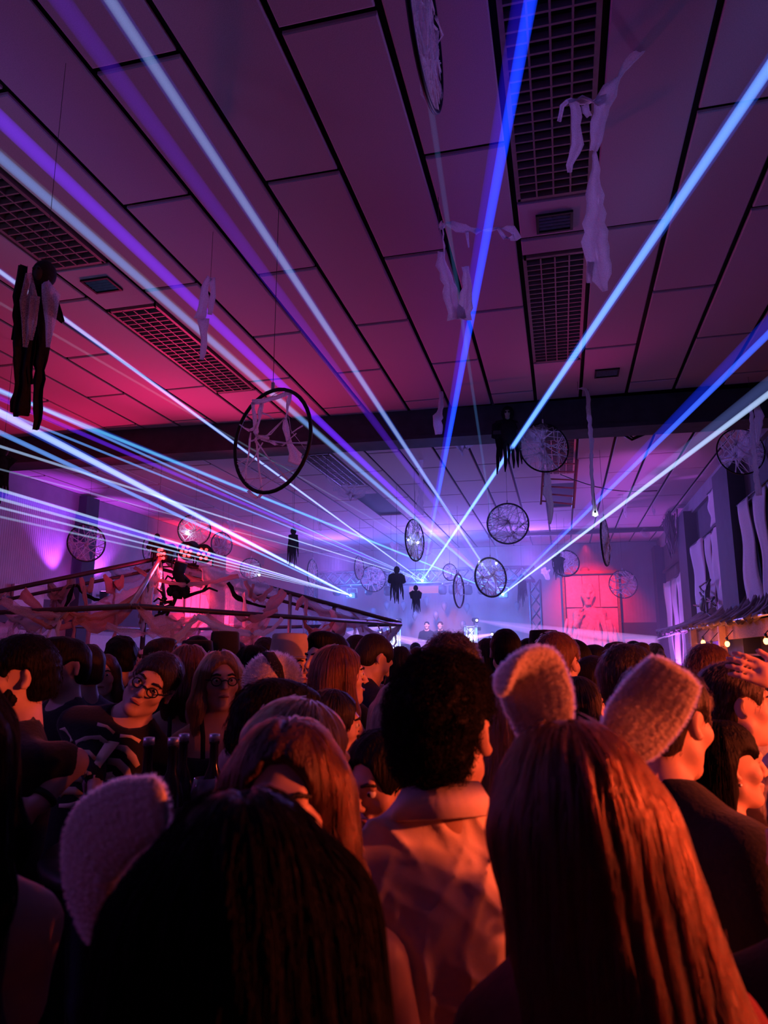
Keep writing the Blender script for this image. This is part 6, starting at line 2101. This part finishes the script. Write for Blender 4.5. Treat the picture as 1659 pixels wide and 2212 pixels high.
for (x, y, d) in sorted(spots):
    k = rc2.randrange(len(tmpl))
    src, fv = tmpl[k]
    hl, s0 = INFO[src.name]
    Hc = at_d(x, y, d)
    rz = src.rotation_euler.z + R(rc2.uniform(-35, 35)) + (math.pi if rc2.random() < .06 else 0)
    s = Hc.z / hl.z
    off = Matrix.Rotation(rz, 3, 'Z') @ Vector((hl.x * s, hl.y * s, 0))
    px_, py_ = Hc.x - off.x, Hc.y - off.y
    if px_ > 2.1 or any((px_ - q[0]) ** 2 + (py_ - q[1]) ** 2 < .36 ** 2 for q in PPOS):
        continue
    PPOS.append((px_, py_, ''))
    c = copy_tree(src)
    c.scale = (s, s, s)
    c.rotation_euler = (0, 0, rz)
    c.location = (px_, py_, 0)
    rown = [n_ for l_, n_ in ROWN if d < l_][0]
    if x < 420:
        rown = 'crowd under the tent' if d < 7 else 'rear crowd under the tent'
    key = (rown, k)
    count[key] = count.get(key, 0) + 1
    onum = ['first', 'second', 'third', 'fourth', 'fifth', 'sixth', 'seventh', 'eighth', 'ninth', 'tenth', 'eleventh', 'twelfth'][min(11, count[key] - 1)]
    c['label'] = '%s guest from the left with %s in the %s' % (onum, HAIRW[k], rown)
    c['group'] = 'guests in the far crowd'

# ------------------------------------------------------------------ the high table with bottles and glasses at the left
tq = at_d(350, 1700, 1.95)
TZ = 1.19
t = thing('high_table', (tq.x, tq.y + .25, 0), 'dark high table crowded with bottles and glasses on the left', 'table')
MB().lathe((tq.x, tq.y + .25, 0), [(.25, 0), (.25, .03), (.04, .06), (.04, TZ - .05), (.12, TZ - .04)], 20).build('column_leg', M['black'], t)
MB().lathe((tq.x, tq.y + .25, TZ - .04), [(.42, 0), (.45, .01), (.45, .03), (.43, .04)], 28).build('tabletop', M['black'], t)
glass = mat('bottle_glass', (.03, .02, .022), .12, spec=.7)
clear = mat('clear_glass', (.30, .22, .28), .08, spec=.8)
lbm = mat('paper_label', (.16, .10, .10), .7)
items = [(318, 1660, 'b', 'dark bottle with a narrow neck nearest the skeleton sweater'), (346, 1668, 'g', 'round glass with a bright rim on the high table'), (395, 1640, 'b', 'tall bottle with a foil neck behind the round glass'), (372, 1650, 'b', 'thin bottle left of the foil-necked one'),
         (445, 1655, 'g', 'wine glass at the right side of the high table'), (462, 1630, 'b', 'bottle at the right rear of the high table'), (300, 1690, 'g', 'small tumbler at the front of the high table'), (275, 1700, 'g', 'tumbler at the front left of the high table')]
for i, (x, y, kd, lb) in enumerate(items):
    p = at_d(x, y, 2.1 + .05 * (i % 3))
    p.z = TZ
    a = math.atan2(p.y - tq.y - .25, p.x - tq.x)
    r_ = math.hypot(p.y - tq.y - .25, p.x - tq.x)
    if r_ > .38:
        p.x, p.y = tq.x + math.cos(a) * (.30 + .04 * (i % 3)), tq.y + .25 + math.sin(a) * (.30 + .04 * (i % 3))
    o = thing('bottle' if kd == 'b' else 'drinking_glass', p, lb, 'bottle' if kd == 'b' else 'glass')
    if kd == 'b':
        MB().lathe(p, [(.034, 0), (.037, .01), (.037, .15), (.030, .18), (.014, .22), (.013, .28), (.016, .285), (.016, .295)], 18).build('glass', glass, o)
        MB().lathe(p + Vector((0, 0, .05)), [(.0378, 0), (.0378, .07)], 18).build('paper_label', lbm, o)
        MB().lathe(p + Vector((0, 0, .292)), [(.0165, 0), (.0165, .02), (.003, .022)], 14).build('stopper', M['alu'], o)
    else:
        MB().lathe(p, [(.034, 0), (.034, .005), (.006, .012), (.005, .07), (.02, .085), (.040, .12), (.042, .15), (.034, .19), (.032, .19), (.038, .15), (.036, .122), (.004, .09)], 20).build('bowl', clear, o)
